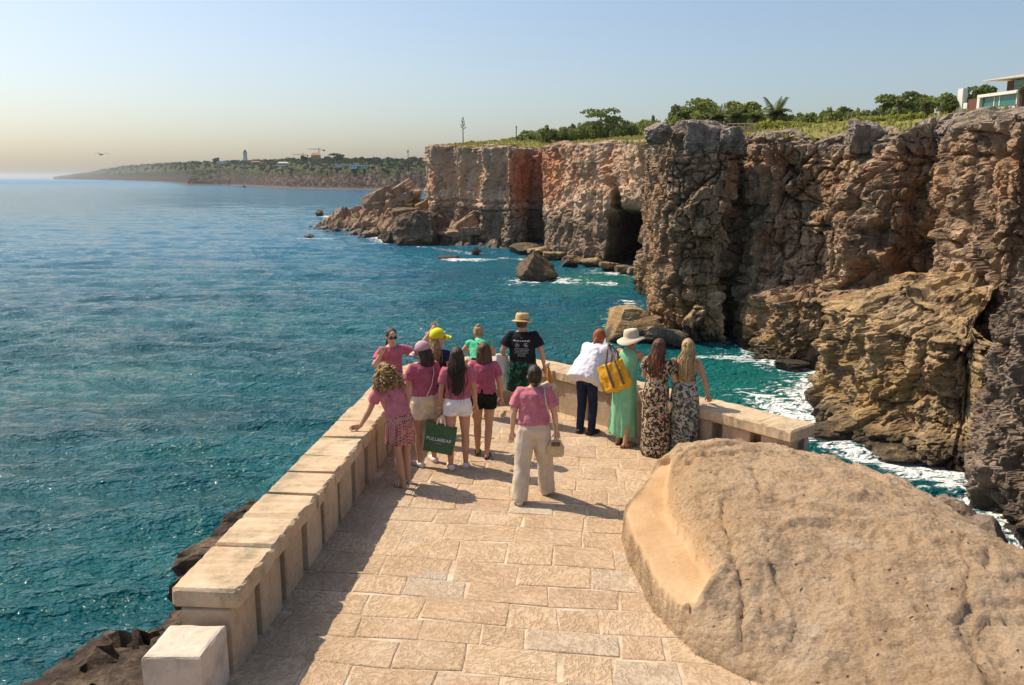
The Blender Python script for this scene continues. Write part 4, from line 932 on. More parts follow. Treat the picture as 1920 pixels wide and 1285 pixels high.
o = link('boulder', me, M_bould, None, (3.5, 7.5, T)); tag(o, 'huge smooth sandstone boulder with a worn bench on its left, filling the lower right', 'boulder')
print('boulder', time.time()-T0)
# ------------------------------------------------------------------ plants on the cliff top
M_green = leaf_mat('shrub_leaves', (.08, .12, .025), (.195, .235, .055), (.36, .38, .11), .5)
M_pine = leaf_mat('pine_needles', (.05, .08, .025), (.13, .17, .05), (.25, .28, .09), .6)
M_bright = leaf_mat('hedge_leaves', (.16, .20, .03), (.30, .33, .05), (.44, .45, .10), .8)
M_straw = leaf_mat('dry_fronds', (.10, .075, .035), (.20, .15, .07), (.30, .23, .12), 1)
M_palm = leaf_mat('palm_fronds', (.06, .085, .025), (.13, .16, .05), (.24, .26, .10), 1)
def gz(x, y): return float(ground(np.array(x), np.array(y)))
def plant_xy(px, Y):
    q = atY(px, 240, Y); return q[0], Y
def bush_mesh(seed, n=520):
    r_ = np.random.default_rng(seed); cs = []
    for k in range(9):
        a = r_.uniform(0, 6.28); q = math.sqrt(r_.random())*.62
        cs.append((q*math.cos(a), q*math.sin(a), r_.uniform(.10, .55)*(1-.5*q), r_.uniform(.30, .46), r_.uniform(.28, .46)))
    return leaf_mass('bush_leaves', cs, M_green, .085, n//9)
BUSH = [bush_mesh(s_) for s_ in range(6)]
bmats = [M_green, M_bright, M_pine]
BM = {}
ORD = ['first', 'second', 'third', 'fourth', 'fifth', 'sixth', 'seventh', 'eighth', 'ninth', 'tenth', 'eleventh', 'twelfth', 'thirteenth', 'fourteenth', 'fifteenth', 'sixteenth', 'seventeenth', 'eighteenth', 'nineteenth', 'twentieth']
ROWS = {}
def shrub(label, px, Y, w, top, mat=M_green, group=None, seed=0, name='shrub', cat='shrub'):
    x, y = plant_xy(px, Y); z = gz(x, y); k = Y/1600; h = max(atY(px, top, Y)[2]-z, .5)
    key = (seed % 6, mat.name)
    if key not in BM:
        me = BUSH[seed % 6].copy(); me.materials.clear(); me.materials.append(mat); BM[key] = me
    o = link(name, BM[key], None, None, (x, y, z-.1)); o.scale = (w*k/2*1.15, w*k/2*1.15, h*1.12); o.rotation_euler = (0, 0, seed*1.7)
    ROWS.setdefault(group, []).append((px, o)); return tag(o, label, cat, group)
pr2 = np.random.default_rng(77)
# the continuous scrub behind the far cliff
G1 = 'scrub bushes on the far cliff top'
for i, px in enumerate(np.r_[np.arange(972, 1244, 8.5)]):
    top = np.interp(px, [940, 972, 990, 1008, 1040, 1080, 1130, 1160, 1190, 1240], [262, 252, 244, 236, 236, 235, 219, 217, 222, 216])+pr2.uniform(-3, 6)
    shrub('rounded green bush in the scrub along the far cliff top', px+pr2.uniform(-4, 4), pr2.uniform(258, 282), pr2.uniform(30, 50), top-2, M_green if i % 3 else M_pine, G1, i)
for i, (px, top) in enumerate(((884, 262), (905, 263), (925, 260), (948, 257), (962, 256))):
    shrub('low dry bush near the tip of the far cliff top', px, 268, 22, top, M_bright, 'low bushes near the cliff tip', i)
G2 = 'dense bushes behind the near cliff rim'
for i, px in enumerate(np.r_[np.arange(1232, 1300, 11), np.arange(1395, 1500, 13), np.arange(1500, 1625, 10)]):
    top = np.interp(px, [1232, 1260, 1300, 1400, 1450, 1500, 1540, 1580, 1625], [216, 212, 208, 201, 202, 208, 202, 199, 200])+pr2.uniform(-3, 5)
    shrub('dark green bush behind the rim of the near cliff', px+pr2.uniform(-4, 4), pr2.uniform(138, 165), pr2.uniform(30, 46), top-2, M_green if i % 2 else M_pine, G2, i+3)
G3 = 'yellow green bushes on the slope behind the near cliff'
for i, (px, top, w) in enumerate(((1410, 226, 40), (1440, 220, 44), (1470, 219, 50), (1490, 222, 40), (1515, 226, 36), (1560, 226, 36), (1392, 231, 30), (1350, 230, 40), (1300, 236, 40))):
    shrub('sunny yellow green bush on the grassy slope behind the near cliff', px, 118, w, top, M_bright, G3, i+5)
G4 = 'bright clipped hedge bushes left of the white house'
for i, px in enumerate(np.arange(1606, 1728, 10)):
    shrub('bright green hedge bush left of the white house', px, 108+pr2.uniform(-2, 2), 24, np.interp(px, [1606, 1660, 1735], [216, 211, 204])+pr2.uniform(-2, 2), M_bright, G4, i)
for i, px in enumerate(np.arange(1630, 1742, 13)):
    shrub('dark bush above the bright hedge', px, 150+pr2.uniform(-4, 4), 34, np.interp(px, [1630, 1690, 1750, 1800], [202, 190, 186, 182])+pr2.uniform(-4, 4), M_pine, 'dark bushes above the bright hedge', i+2)
def tree_px(name, label, px, Y, w, top, mat, seed, base=None, **kw):
    x, y = plant_xy(px, Y); z = gz(x, y); k = Y/1600; h = atY(px, top, Y)[2]-z
    return crown_tree(name, label, x, y, z, h, w*k, mat, 1, seed=seed, **kw)
tree_px('pine_tree', 'windswept dark pine leaning right above the far cliff scrub', 1108, 265, 74, 197, M_pine, 3, n=900, leaf=.42, blobs=12, flat=.7, tilt=.42, th=.35)
tree_px('tree', 'tall rounded green tree left of the palms on the near cliff', 1312, 150, 84, 182, M_green, 4, n=2600, leaf=.24, blobs=22, th=.1)
tree_px('tree', 'smaller tree hugging the left side of the tall rounded tree', 1272, 150, 46, 196, M_pine, 5, n=1500, leaf=.23, blobs=14, th=.1)
tree_px('tree', 'left rounded tree of the pair between the tall tree and the lone palm', 1376, 146, 52, 188, M_green, 6, n=1700, leaf=.23, blobs=16, th=.12)
tree_px('tree', 'right rounded tree of the pair beside the lone palm', 1408, 146, 44, 189, M_green, 7, n=1700, leaf=.23, blobs=16, th=.12)
tree_px('tree', 'small flat topped tree on the skyline right of the lone palm', 1582, 150, 34, 199, M_pine, 8, n=500, leaf=.28, blobs=8, th=.35)
tree_px('pine_tree', 'big umbrella pine with two crowns on the skyline left of the white house', 1678, 140, 66, 169, M_pine, 9, n=1200, leaf=.27, blobs=12, th=.28)
tree_px('tree', 'broad rounded tree right of the big umbrella pine', 1728, 150, 62, 175, M_green, 10, n=1900, leaf=.23, blobs=16, th=.1)
tree_px('pine_tree', 'tall pine behind the white pillar of the house', 1822, 178, 48, 159, M_pine, 11, n=900, leaf=.3, blobs=10, th=.3)
tree_px('pine_tree', 'slender umbrella pine nearest the left tip of the white roof', 1846, 180, 30, 157, M_pine, 12, n=600, leaf=.3, blobs=8, th=.5)
tree_px('tree', 'dark tree between the two pillars of the white house', 1776, 180, 52, 173, M_pine, 13, n=1500, leaf=.25, blobs=14, th=.1)
def frond_mesh(droop, L=1.0):
    V = []; F = []; n = 15
    for i in range(n):
        t = (i+1)/n; x = t*L*math.cos(droop*t*.6); z = math.sin(.75)*t*.75-droop*.62*t*t
        x = t*(.82-.12*droop*t); w = .20*(math.sin(math.pi*min(t*1.02+.10, 1))**.7)+.015
        for s_ in (-1, 1):
            b = len(V); d = .028
            V += [(x-d, 0, z), (x+d, 0, z), (x+.09+d*.2, s_*w, z-.05-.03*t), (x+.075, s_*w, z-.05-.03*t)]; F.append((b, b+1, b+2, b+3))
    b = len(V); pts = [(t*(.82-.12*droop*t), 0, math.sin(.75)*t*.75-droop*.62*t*t) for t in np.linspace(0, 1, 6)]
    tv, tf = tube_mesh([(p_, .012*(1.2-i/6)) for i, p_ in enumerate(pts)], 4); 
    V, F = join([(np.array(V), F), (tv, tf)])
    return mesh_from('frond', V, F)
FR = [frond_mesh(d) for d in (.35, .75, 1.15, 1.6)]
def palm(label, px, Y, w, top, mat, seed, trunkh=.35, n=34, cat='palm tree', skirt=False):
    x, y = plant_xy(px, Y); z = gz(x, y); k = Y/1600; R_ = w*k/2; ztop = atY(px, top, Y)[2]; hc = max(ztop-z-R_*.75, .4)
    o = empty('palm_tree', (x, y, z)); tag(o, label, cat); r_ = np.random.default_rng(seed)
    link('trunk', mesh_from('trunk', *tube_mesh([((0, 0, -.4), .34), ((0, 0, hc*.5), .27), ((.0, 0, hc), .32), ((0, 0, hc+.25), .15)], 9)), M_bark, o)
    for i in range(n):
        u = i/n; d = 0 if u < .2 else 1 if u < .5 else 2 if u < .8 else 3
        key = ('fr', d, mat.name if not (skirt and d == 3) else M_straw.name)
        if key not in BM:
            me = FR[d].copy(); me.materials.clear(); me.materials.append(mat if not (skirt and d == 3) else M_straw); BM[key] = me
        f = link('frond', BM[key], None, o, (0, 0, hc)); s_ = R_*r_.uniform(1.0, 1.25); f.scale = (s_,)*3
        f.rotation_euler = (r_.uniform(-.25, .25), (-.62 if d == 0 else -.25 if d == 1 else .1)+r_.uniform(-.15, .15), i*2.39996)
palm('lone date palm with spreading fronds on the near cliff skyline', 1452, 124, 74, 186, M_palm, 1)
palm('low bushy palm in front of the tall rounded tree', 1345, 122, 64, 198, M_palm, 2)
palm('low palm with pale fronds just left of the tree pair', 1378, 120, 54, 200, M_palm, 3)
palm('low palm in front of the right tree of the pair', 1416, 122, 52, 201, M_palm, 4)
palm('fan palm with a skirt of dry straw fronds left of the white house', 1684, 112, 24, 184, M_palm, 5, skirt=True)
palm('green fan palm between the straw skirted palm and the stone pillar', 1734, 112, 34, 184, M_palm, 6)
palm('palm standing before the teal windows of the white house', 1910, 70, 26, 158, M_palm, 7, skirt=True)
# agave flower stalk, pole
x, y = plant_xy(868, 258); z = gz(x, y); o = empty('agave', (x, y, z)); tag(o, 'tall dead agave flower stalk standing alone on the cliff tip', 'agave'); H = atY(868, 219, 258)[2]-z
M_stalk = plain('dry_stalk', (.12, .10, .07), .9, .2, 4)
link('stalk', mesh_from('stalk', *tube_mesh([((0, 0, 0), .16), ((0, 0, H*.6), .12), ((0, 0, H), .04)], 6)), M_stalk, o)
br = []
for i in range(14):
    t = .55+.42*i/14; a = i*2.4; L_ = .95*(1.15-t)*1.6
    br.append(tube_mesh([((0, 0, H*t), .05), ((math.cos(a)*L_, math.sin(a)*L_, H*t+L_*.7), .14)], 4))
link('flower_branches', mesh_from('flower_branches', *join(br)), M_stalk, o)
for i in range(9):
    a = i*.7; link('leaf', mesh_from('leaf', [(0, -.12, 0), (0, .12, 0), (.8, .1, .6), (1.3, 0, .9), (.8, -.1, .6)], [(0, 4, 2, 1), (4, 3, 2)]), M_green, o).rotation_euler = (0, 0, a)
x, y = plant_xy(968, 262); z = gz(x, y); o = empty('marker_post', (x, y, z)); tag(o, 'thin dark pole left of the far cliff scrub', 'post')
link('pole', mesh_from('pole', *tube_mesh([((0, 0, 0), .16), ((0, 0, atY(968, 239, 262)[2]-z), .13)], 6)), M_stalk, o); link('cap', mesh_from('cap', *box_mesh((-.25, -.25, 0), (.25, .25, .3))), M_stalk, o).location = (0, 0, atY(968, 239, 262)[2]-z)
# wooden rail fence
M_rail = plain('weathered_fence_wood', (.42, .33, .22), .9, .2, 6)
x0, y0 = plant_xy(1364, 100); x1, y1 = plant_xy(1418, 99); o = empty('rail_fence', (x0, y0, gz(x0, y0))); tag(o, 'short pale wooden rail fence near the rim behind the tallest rim block', 'fence'); z0 = gz(x0, y0)
zz = max(atY(1364, 249, 100)[2], z0-.1)-z0
nP = 6
for i in range(nP):
    t = i/(nP-1); link('post', mesh_from('post', *box_mesh((-.05, -.05, zz-.4), (.05, .05, zz+1.05))), M_rail, o, ((x1-x0)*t, (y1-y0)*t, 0))
for hh in (.35, .65, .95): link('rail', mesh_from('rail', *tube_mesh([((-.1, 0, zz+hh), .05), ((x1-x0+.1, y1-y0, zz+hh), .05)], 6)), M_rail, o)
# grass tufts on the visible land
M_grass = leaf_mat('dry_grass', (.13, .15, .035), (.28, .27, .075), (.44, .38, .13), .25)
gv = []; cnt = 0; rg = np.random.default_rng(4)
while cnt < 9000:
    xs = rg.uniform(-26, 75, 4000); ys = rg.uniform(52, 300, 4000); pxs = 960+1600*xs/(ys*.98); d_ = pdist(xs, ys, shore_line)
    ok = inside(xs, ys, poly) & (d_ > 1.0) & (d_ < 55) & (pxs < 2000) & (rg.random(4000) < np.exp(-d_/30)); xs, ys = xs[ok], ys[ok]; zs_ = ground(xs, ys)
    n = len(xs); a = rg.uniform(0, 3.14, n); h = rg.uniform(.25, .6, n)*(ys/260+.35); w = h*.9
    c_, s_ = np.cos(a), np.sin(a); lean = rg.normal(size=(n, 2))*.3*h[:, None]
    q = np.stack([np.stack([xs-c_*w*.5, ys-s_*w*.5, zs_-.15], -1), np.stack([xs+c_*w*.5, ys+s_*w*.5, zs_-.15], -1), np.stack([xs+c_*w*.3+lean[:, 0], ys+s_*w*.3+lean[:, 1], zs_+h], -1), np.stack([xs-c_*w*.2+lean[:, 0], ys-s_*w*.2+lean[:, 1], zs_+h*.8], -1)], 1)
    gv.append(q.reshape(-1, 3)); cnt += n
V = np.concatenate(gv); gr_ = link('grass', mesh_from('grass', V, np.arange(len(V)).reshape(-1, 4)), M_grass); tag(gr_, kind='stuff')
# ------------------------------------------------------------------ white house on the cliff
M_glass = NT('teal_glass', .08, .6).out((.015, .16, .15)); M_brick = plain('brown_cladding', (.16, .07, .05), .85, .15, 4); M_gstone = plain('grey_green_stone', (.36, .36, .30), .85, .15, 3)
q = atY(1833, 204, 172); vil = empty('villa', tuple(map(float, q)), math.atan2(-.985, .17)); tag(vil, 'modern white house with flat roof and teal windows at the right cliff top', 'house')
def vb(name, s0, s1, d0, d1, z0, z1, m): return link(name, mesh_from(name, *box_mesh((s0, d0, z0), (s1, d1, z1))), m, vil)
# local x runs along the facade towards the viewer, local +y points inland
vb('wall', .7, 15.5, .5, 7, -3, 2.0, M_white); vb('column', 0, .7, -.3, 1, -1, 2.0, M_white); vb('floor_slab', 0, 15.5, -.35, 7, 2.0, 2.55, M_white)
for a, b in ((.9, 3.9), (4.2, 5.3), (5.5, 9.7), (10.1, 15)): vb('window', a, b, .30, .48, .1, 1.95, M_glass)
for a in (3.92, 5.32, 9.72): vb('mullion', a, a+.22, .22, .5, .1, 1.95, M_white)
vb('upper_wall', 7.7, 15.4, 1.2, 7, 2.55, 4.5, M_white); vb('brown_panel', 6.2, 7.7, .9, 7, 2.55, 4.5, M_brick); vb('window', 7.8, 10.4, 1.0, 1.2, 3.5, 4.4, M_glass); vb('window', 7.8, 15, 1.0, 1.2, 2.6, 3.4, M_glass); vb('window', 10.6, 15, 1.0, 1.2, 3.5, 4.4, M_glass)
V, F = box_mesh((2.6, -1.4, 4.5), (16, 7.5, 5.0)); V[0, 2] += .35; V[3, 2] += .35; link('roof', mesh_from('roof', V, F), M_cream, vil)
vb('cladding_wall', -3.4, -.01, .4, 1, -.4, 2.0, M_brick); vb('white_box', -4.6, -3.42, .2, 1, .3, 1.4, M_white); vb('pillar', -6.2, -4.7, 0, 1.2, -1, 4.3, M_white); vb('garden_wall', -11, -6.25, .3, .8, -.5, 1.1, M_brick); vb('wall_cap', -11, -7, .2, .9, 1.1, 1.4, M_white)
vb('stone_pillar', -13.2, -11.1, 0, .9, -1, 3.0, M_gstone)
# ------------------------------------------------------------------ gull
q = atY(190, 290, 75); o = empty('seagull', tuple(map(float, q)), R(65)); tag(o, 'seagull gliding low over the sea at the left', 'bird'); M_gull = plain('gull_feathers', (.45, .44, .43), .8, .2, 20); M_wingt = plain('gull_wing', (.30, .30, .31), .8, .2, 20)
link('body', mesh_from('body', *tube_mesh([((0, -.24, 0), .02), ((0, -.12, 0), .06), ((0, .05, 0), .075), ((0, .18, .01), .05), ((0, .25, .015), .045), ((0, .30, .01), .02)], 8), True), M_gull, o)
link('beak', mesh_from('beak', *tube_mesh([((0, .29, .012), .016), ((0, .35, 0), .004)], 5)), plain('beak_yellow', (.6, .4, .08)), o)
link('tail', mesh_from('tail', [(-.03, -.2, 0), (.03, -.2, 0), (.08, -.36, .0), (-.08, -.36, .0), (0, -.2, .012), (0, -.36, .012)], [(0, 3, 2, 1), (0, 1, 4), (4, 5, 3, 0), (1, 2, 5, 4), (2, 3, 5)]), M_gull, o)
for s_ in (-1, 1):
    prof = [(0, .10, -.06, .02), (.22*s_, .13, -.05, .10), (.42*s_, .10, -.06, .12), (.62*s_, .0, -.12, .06), (.74*s_, -.10, -.14, .02)]
    V = [(x_, yf, z_+.012) for x_, yf, yb, z_ in prof]+[(x_, yb, z_) for x_, yf, yb, z_ in prof]+[(x_, (yf+yb)/2, z_+.03) for x_, yf, yb, z_ in prof]
    F = [(i, i+1, 11+i, 10+i) for i in range(4)]+[(10+i, 11+i, 6+i, 5+i) for i in range(4)]+[(5+i, 6+i, i+1, i) for i in range(4)]
    link('wing', mesh_from('wing', V, F), M_wingt, o)
print('plants', time.time()-T0)

for g_, rows_ in ROWS.items():
    if not g_: continue
    rows_.sort(key=lambda q: q[0]); n = len(rows_)
    what = {'scrub bushes on the far cliff top': 'green bush in the scrub along the far cliff top', 'low bushes near the cliff tip': 'low dry bush near the agave at the cliff tip', 'dense bushes behind the near cliff rim': 'dark bush behind the rim of the near cliff',
            'yellow green bushes on the slope behind the near cliff': 'yellow green bush on the slope behind the near cliff', 'bright clipped hedge bushes left of the white house': 'bright hedge bush left of the white house', 'dark bushes above the bright hedge': 'dark bush above the bright hedge'}[g_]
    for i, (px_, o_) in enumerate(rows_):
        j = n-1-i
        o_['label'] = ('leftmost '+what if i == 0 else 'rightmost '+what if j == 0 else '%s %s from the %s' % (ORD[min(i, j)], what, 'left' if i <= j else 'right'))
# ------------------------------------------------------------------ people
def remesh(V, F, voxel, smooth=4):
    me = mesh_from('tmp', V, F); o = bpy.data.objects.new('tmp', me); C.objects.link(o)
    m = o.modifiers.new('r', 'REMESH'); m.mode = 'VOXEL'; m.voxel_size = voxel; m.use_smooth_shade = True
    s = o.modifiers.new('s', 'SMOOTH'); s.factor = .5; s.iterations = smooth
    dg = bpy.context.evaluated_depsgraph_get(); dg.update()
    out = bpy.data.meshes.new_from_object(o.evaluated_get(dg)); bpy.data.objects.remove(o); bpy.data.meshes.remove(me)
    return out
def displace(me, fn):
    V = mesh_xyz(me); Nn = mesh_nrm(me); V = V+Nn*fn(V)[:, None]; me.vertices.foreach_set('co', V.astype(np.float32).ravel()); me.update()
def append_mesh(me, V, F):
    bm = bmesh.new(); bm.from_mesh(me); vs = [bm.verts.new(tuple(map(float, v))) for v in V]
    for f in F:
        try: q = bm.faces.new([vs[i] for i in f]); q.smooth = True
        except ValueError: pass
    bm.normal_update(); bm.to_mesh(me); bm.free(); me.update()
def unit(v): v = np.asarray(v, float); return v/np.linalg.norm(v)
def ball(c, r, base=None):
    V, F = base or ICO2; return V*np.asarray(r)+np.asarray(c), [tuple(f) for f in F]
def skin_mat(name, col): return plain(name, col, .55, .10, 9, spec=.35)
SK1 = skin_mat('skin_tan', (.50, .27, .165)); SK2 = skin_mat('skin_fair', (.62, .37, .25)); SK3 = skin_mat('skin_olive', (.42, .225, .14))
def cloth(name, col, fold=.25, sc=9): return plain(name, col, .9, fold, sc, .3, .1, .01)
M_pink = cloth('pink_cotton', (.47, .135, .18), .26); M_pink2 = cloth('rose_cotton', (.40, .105, .155), .26); M_pink3 = cloth('faded_pink_cotton', (.53, .18, .22), .26); M_creams = cloth('cream_cotton', (.66, .55, .38)); M_whitec = cloth('white_cotton', (.78, .75, .74), .08); M_navy = cloth('navy_cloth', (.022, .028, .055)); M_black = cloth('black_cotton', (.018, .018, .02), .3)
M_linen = cloth('beige_linen', (.60, .50, .38), .12); M_greend = cloth('mint_green_cloth', (.22, .50, .29), .14); M_shirtw = cloth('white_lilac_shirt', (.74, .70, .78), .07); M_gtop = cloth('bright_green_top', (.10, .52, .28)); M_gtop2 = cloth('olive_top', (.33, .33, .13))
M_sneak = plain('white_trainers', (.72, .66, .60), .7, .12, 20); M_sandal = plain('brown_leather', (.16, .08, .045), .6, .2, 20); M_dshoe = plain('dark_shoe', (.035, .03, .03), .6, .2, 20)
def pattern_mat(name, cols, sc):
    N = NT(name, .85, .15); ob = N.tc('Object'); d_ = N.noise(ob, 7, 3, .6, out='Color'); md = N.n('VectorMath', operation='MULTIPLY_ADD'); N.put(md.inputs[0], d_); md.inputs[1].default_value = (.10, .10, .10); N.put(md.inputs[2], ob)
    v = N.vor(md.outputs[0], sc, out='Color'); vs = N.sep(v)[0]
    st = [((i+.0)/len(cols), c_) for i, c_ in enumerate(cols)]
    c = N.ramp(vs, st, 'CONSTANT'); e = N.vor(md.outputs[0], sc*1.9, out='Color'); c = N.mix(N.rng(N.sep(e)[1], .62, .64), c, cols[0]); c = N.mix(N.rng(N.sep(e)[2], .84, .86), c, cols[-1])
    return N.out(c)
M_floral = pattern_mat('floral_print', [(.03, .027, .022), (.10, .075, .05), (.35, .26, .17), (.46, .20, .10), (.05, .045, .035), (.42, .34, .16), (.50, .40, .30)], 26)
M_floral2 = pattern_mat('grey_floral_print', [(.07, .075, .06), (.34, .32, .30), (.20, .20, .17), (.46, .43, .40), (.38, .36, .10), (.12, .12, .11), (.42, .38, .33)], 22)
N = NT('woven_skirt', .9, .1); ob = N.tc('Object'); ck = N.n('TexChecker'); ck.inputs['Scale'].default_value = 46; N.put(ck.inputs['Vector'], N.map(ob, scale=(1, 1, .75), rot=(0, .78, 0)))
M_skirt = N.out(N.mix(N.math('MULTIPLY', ck.outputs['Fac'], N.rng(N.noise(ob, 14, 3), .38, .52)), (.52, .25, .20), (.20, .055, .075)))
def hair_mat(name, a, b, c_): 
    N = NT(name, .55, .35); ob = N.tc('Object'); s = N.noise(N.map(ob, scale=(1, 1, .16)), 55, 5, .65, .4)
    return N.out(N.ramp(s, [(.34, a), (.5, b), (.66, c_)]), normal=N.bump(s, .8, .01))
H_dark = hair_mat('dark_brown_hair', (.012, .008, .006), (.035, .022, .015), (.085, .05, .032)); H_brown = hair_mat('brown_hair', (.03, .016, .009), (.085, .045, .024), (.18, .10, .055)); H_aub = hair_mat('auburn_hair', (.035, .012, .008), (.11, .042, .024), (.24, .10, .055))
H_red = hair_mat('copper_hair', (.16, .035, .012), (.36, .085, .025), (.52, .17, .05)); H_blond = hair_mat('blond_hair', (.20, .115, .05), (.42, .28, .12), (.66, .50, .27)); H_dblond = hair_mat('dark_blond_hair', (.13, .075, .035), (.36, .22, .10), (.60, .43, .22))
N = NT('curly_hair', .6, .3); ob = N.tc('Object'); s = N.noise(ob, 42, 4, .6); g = N.sep(ob)[2]
M_curl = N.out(N.ramp(s, [(.33, (.09, .05, .022)), (.48, (.30, .18, .075)), (.64, (.58, .41, .19))]), normal=N.bump(s, 1, .02))

class Person:
    def __init__(s, label, xy, rz, h, skin, lean=0, side=0, arms=None, feet=((-.10, 0, 8), (.10, 0, -8)), z0=None, seated=None, headyaw=0, headpitch=0, girth=1.0):
        s.k = h/1.62; s.h = h
        s.root = empty('person', (xy[0], xy[1], T if z0 is None else z0), R(rz)); tag(s.root, label, 'person')
        s.root.scale = (s.k,)*3
        s.lean, s.side, s.skin, s.g = R(lean), R(side), skin, girth
        s.Mt = np.array(Matrix.Rotation(s.side, 3, 'Y')@Matrix.Rotation(-s.lean, 3, 'X')); s.piv = np.array((0, 0, .88))
        s.hy, s.hp = R(headyaw), R(headpitch)
        s.sh = [s.up((-.158*girth, 0, 1.310)), s.up((.158*girth, 0, 1.310))]
        arms = arms or ((( -.15, .05, -1), (-.05, .25, -1)), ((.15, .05, -1), (.05, .25, -1)))
        s.el, s.wr, s.hd = [], [], []
        for i in (0, 1):
            u, f = unit(arms[i][0]), unit(arms[i][1]); e = s.sh[i]+u*.27; w = e+f*.235
            s.el.append(e); s.wr.append(w); s.hd.append(unit(arms[i][2]) if len(arms[i]) > 2 else f)
        s.legs = []
        for i in (0, 1):
            sg = (-1, 1)[i]; hip = np.array((.085*sg, 0, .86))
            if seated: kn, an = [np.array(q)*np.array((sg, 1, 1)) for q in seated]; yaw = 0
            else:
                fx, fy, yaw = feet[i]; an = np.array((fx, fy-.02, .075)); m = hip*.46+an*.54; kn = m+np.array((.006*sg, .035, 0))
                lift = feet[i][3] if len(feet[i]) > 3 else 0
            s.legs.append((hip, kn, an, R(yaw)))
        s.parts()
    def up(s, p): return (np.asarray(p, float)-s.piv)@s.Mt.T+s.piv
    def head(s, p):
        """point given on an upright head centred at 0,0,1.50"""
        c = np.array((0, .015, 1.50)); M = np.array(Matrix.Rotation(s.hy, 3, 'Z')@Matrix.Rotation(-s.hp, 3, 'X'))
        q = (np.asarray(p, float)-c)@M.T+c
        return s.up(q)
    def torso(s, rows):
        return tube_mesh([(s.up((x, y, z)), (rx*s.g, ry)) for z, x, y, rx, ry in rows], 18)
    def hand(s, i):
        w, d = s.wr[i], s.hd[i]; sg = (-1, 1)[i]
        side = np.cross(d, (0, 1, .2)); side = unit(side) if np.linalg.norm(side) > .2 else np.array((1., 0, 0)); nr_ = np.cross(side, d)
        ps = [tube_mesh([(w-d*.02, (.022, .018)), (w+d*.03, (.034, .016)), (w+d*.075, (.038, .015)), (w+d*.088, (.033, .011))], 8)]
        V, F = ps[0]
        for j, (o, L) in enumerate(((-.027, .062), (-.009, .072), (.009, .068), (.026, .052))):
            b = w+d*.078+side*o; m_ = b+d*L*.55+nr_*.006*sg; e = m_+d*L*.42+nr_*.016*sg
            ps.append(tube_mesh([(b, .0085), (m_, .008), (e, .0055)], 6))
        b = w+d*.03+side*.03*-sg; ps.append(tube_mesh([(b, .011), (b+d*.035-side*.022*sg, .009), (b+d*.062-side*.026*sg, .006)], 6))
        return join(ps)
    def parts(s):
        P = []
        P.append(s.torso([(.83, 0, 0, .13, .10), (.90, 0, -.01, .158, .115), (.97, 0, -.005, .145, .105), (1.05, 0, 0, .118, .088), (1.15, 0, 0, .130, .098), (1.24, 0, 0, .140, .10), (1.31, 0, 0, .150, .082), (1.355, 0, 0, .10, .062), (1.38, 0, .0, .056, .054)]))
        P.append(tube_mesh([(s.up((0, 0, 1.35)), (.056, .056)), (s.up((0, .003, 1.40)), (.050, .052)), (s.head((0, .0, 1.45)), (.052, .055))], 12))
        hv = [(1.392, .045, .026, .030), (1.41, .038, .040, .052), (1.44, .020, .058, .080), (1.48, .010, .070, .094), (1.52, .006, .075, .100), (1.56, .002, .071, .096), (1.59, -.004, .055, .078), (1.612, -.006, .030, .045), (1.62, -.006, .012, .02)]
        P.append(tube_mesh([(s.head((0, y, z)), (rx, ry)) for z, y, rx, ry in hv], 16))
        P.append(tube_mesh([(s.head((0, .098, 1.505)), (.009, .010)), (s.head((0, .118, 1.475)), (.015, .014)), (s.head((0, .108, 1.462)), (.012, .010))], 8))
        for sg in (-1, 1): P.append(ball(s.head((.077*sg, .0, 1.49)), (.012, .022, .032)))
        for i in (0, 1):
            sh, e, w = s.sh[i], s.el[i], s.wr[i]
            P.append(tube_mesh([(sh+(sh-e)*.12, .040), (sh, .050), (sh*.6+e*.4, .045), (e, .037), (e*.7+w*.3, .038), (w, .025), (w+s.hd[i]*.02, .024)], 12))
            hip, kn, an, yaw = s.legs[i]
            P.append(tube_mesh([(hip+(hip-kn)*.10, .075), (hip, .088*s.g), (hip*.6+kn*.4, .076*s.g), (kn, .052), (kn*.72+an*.28, .056), (kn*.4+an*.6, .045), (an, .033), (an-np.array((0, 0, .03)), .032)], 14))
            f = np.array((-math.sin(yaw), math.cos(yaw), 0)); b = an-np.array((0, 0, .04))
            P.append(tube_mesh([(b-f*.055, (.024, .022)), (b, (.034, .032)), (b+f*.07-np.array((0, 0, .008)), (.038, .024)), (b+f*.135-np.array((0, 0, .018)), (.035, .014)), (b+f*.165-np.array((0, 0, .02)), (.022, .010))], 10))
        me = remesh(*join(P), .0105, 3)
        for i in (0, 1): append_mesh(me, *s.hand(i))
        me.name = 'body'; s.body = link('body', me, s.skin, s.root)
        for sg in (-1, 1):
            link('eye', mesh_from('eye', *ball(s.head((.031*sg, .096, 1.512)), (.012, .008, .007), ICO1), True), M_eye, s.root)
            link('eyebrow', mesh_from('eyebrow', *tube_mesh([(s.head((.016*sg, .101, 1.530)), .003), (s.head((.034*sg, .098, 1.534)), .004), (s.head((.048*sg, .088, 1.529)), .002)], 5)), M_eye, s.root)
        link('mouth', mesh_from('mouth', *ball(s.head((0, .100, 1.438)), (.022, .010, .006), ICO1), True), M_lip, s.root)
    def wear(s, name, parts, mat, voxel=.012, fold=.006, fs=(16, 16, 7), smooth=3, seed=0, post=None):
        me = remesh(*join(parts), voxel, smooth); me.name = name
        displace(me, lambda V: fbm(V*np.array(fs), 3, seed=seed)*fold+fold*.35)
        return link(name, me, mat, s.root)
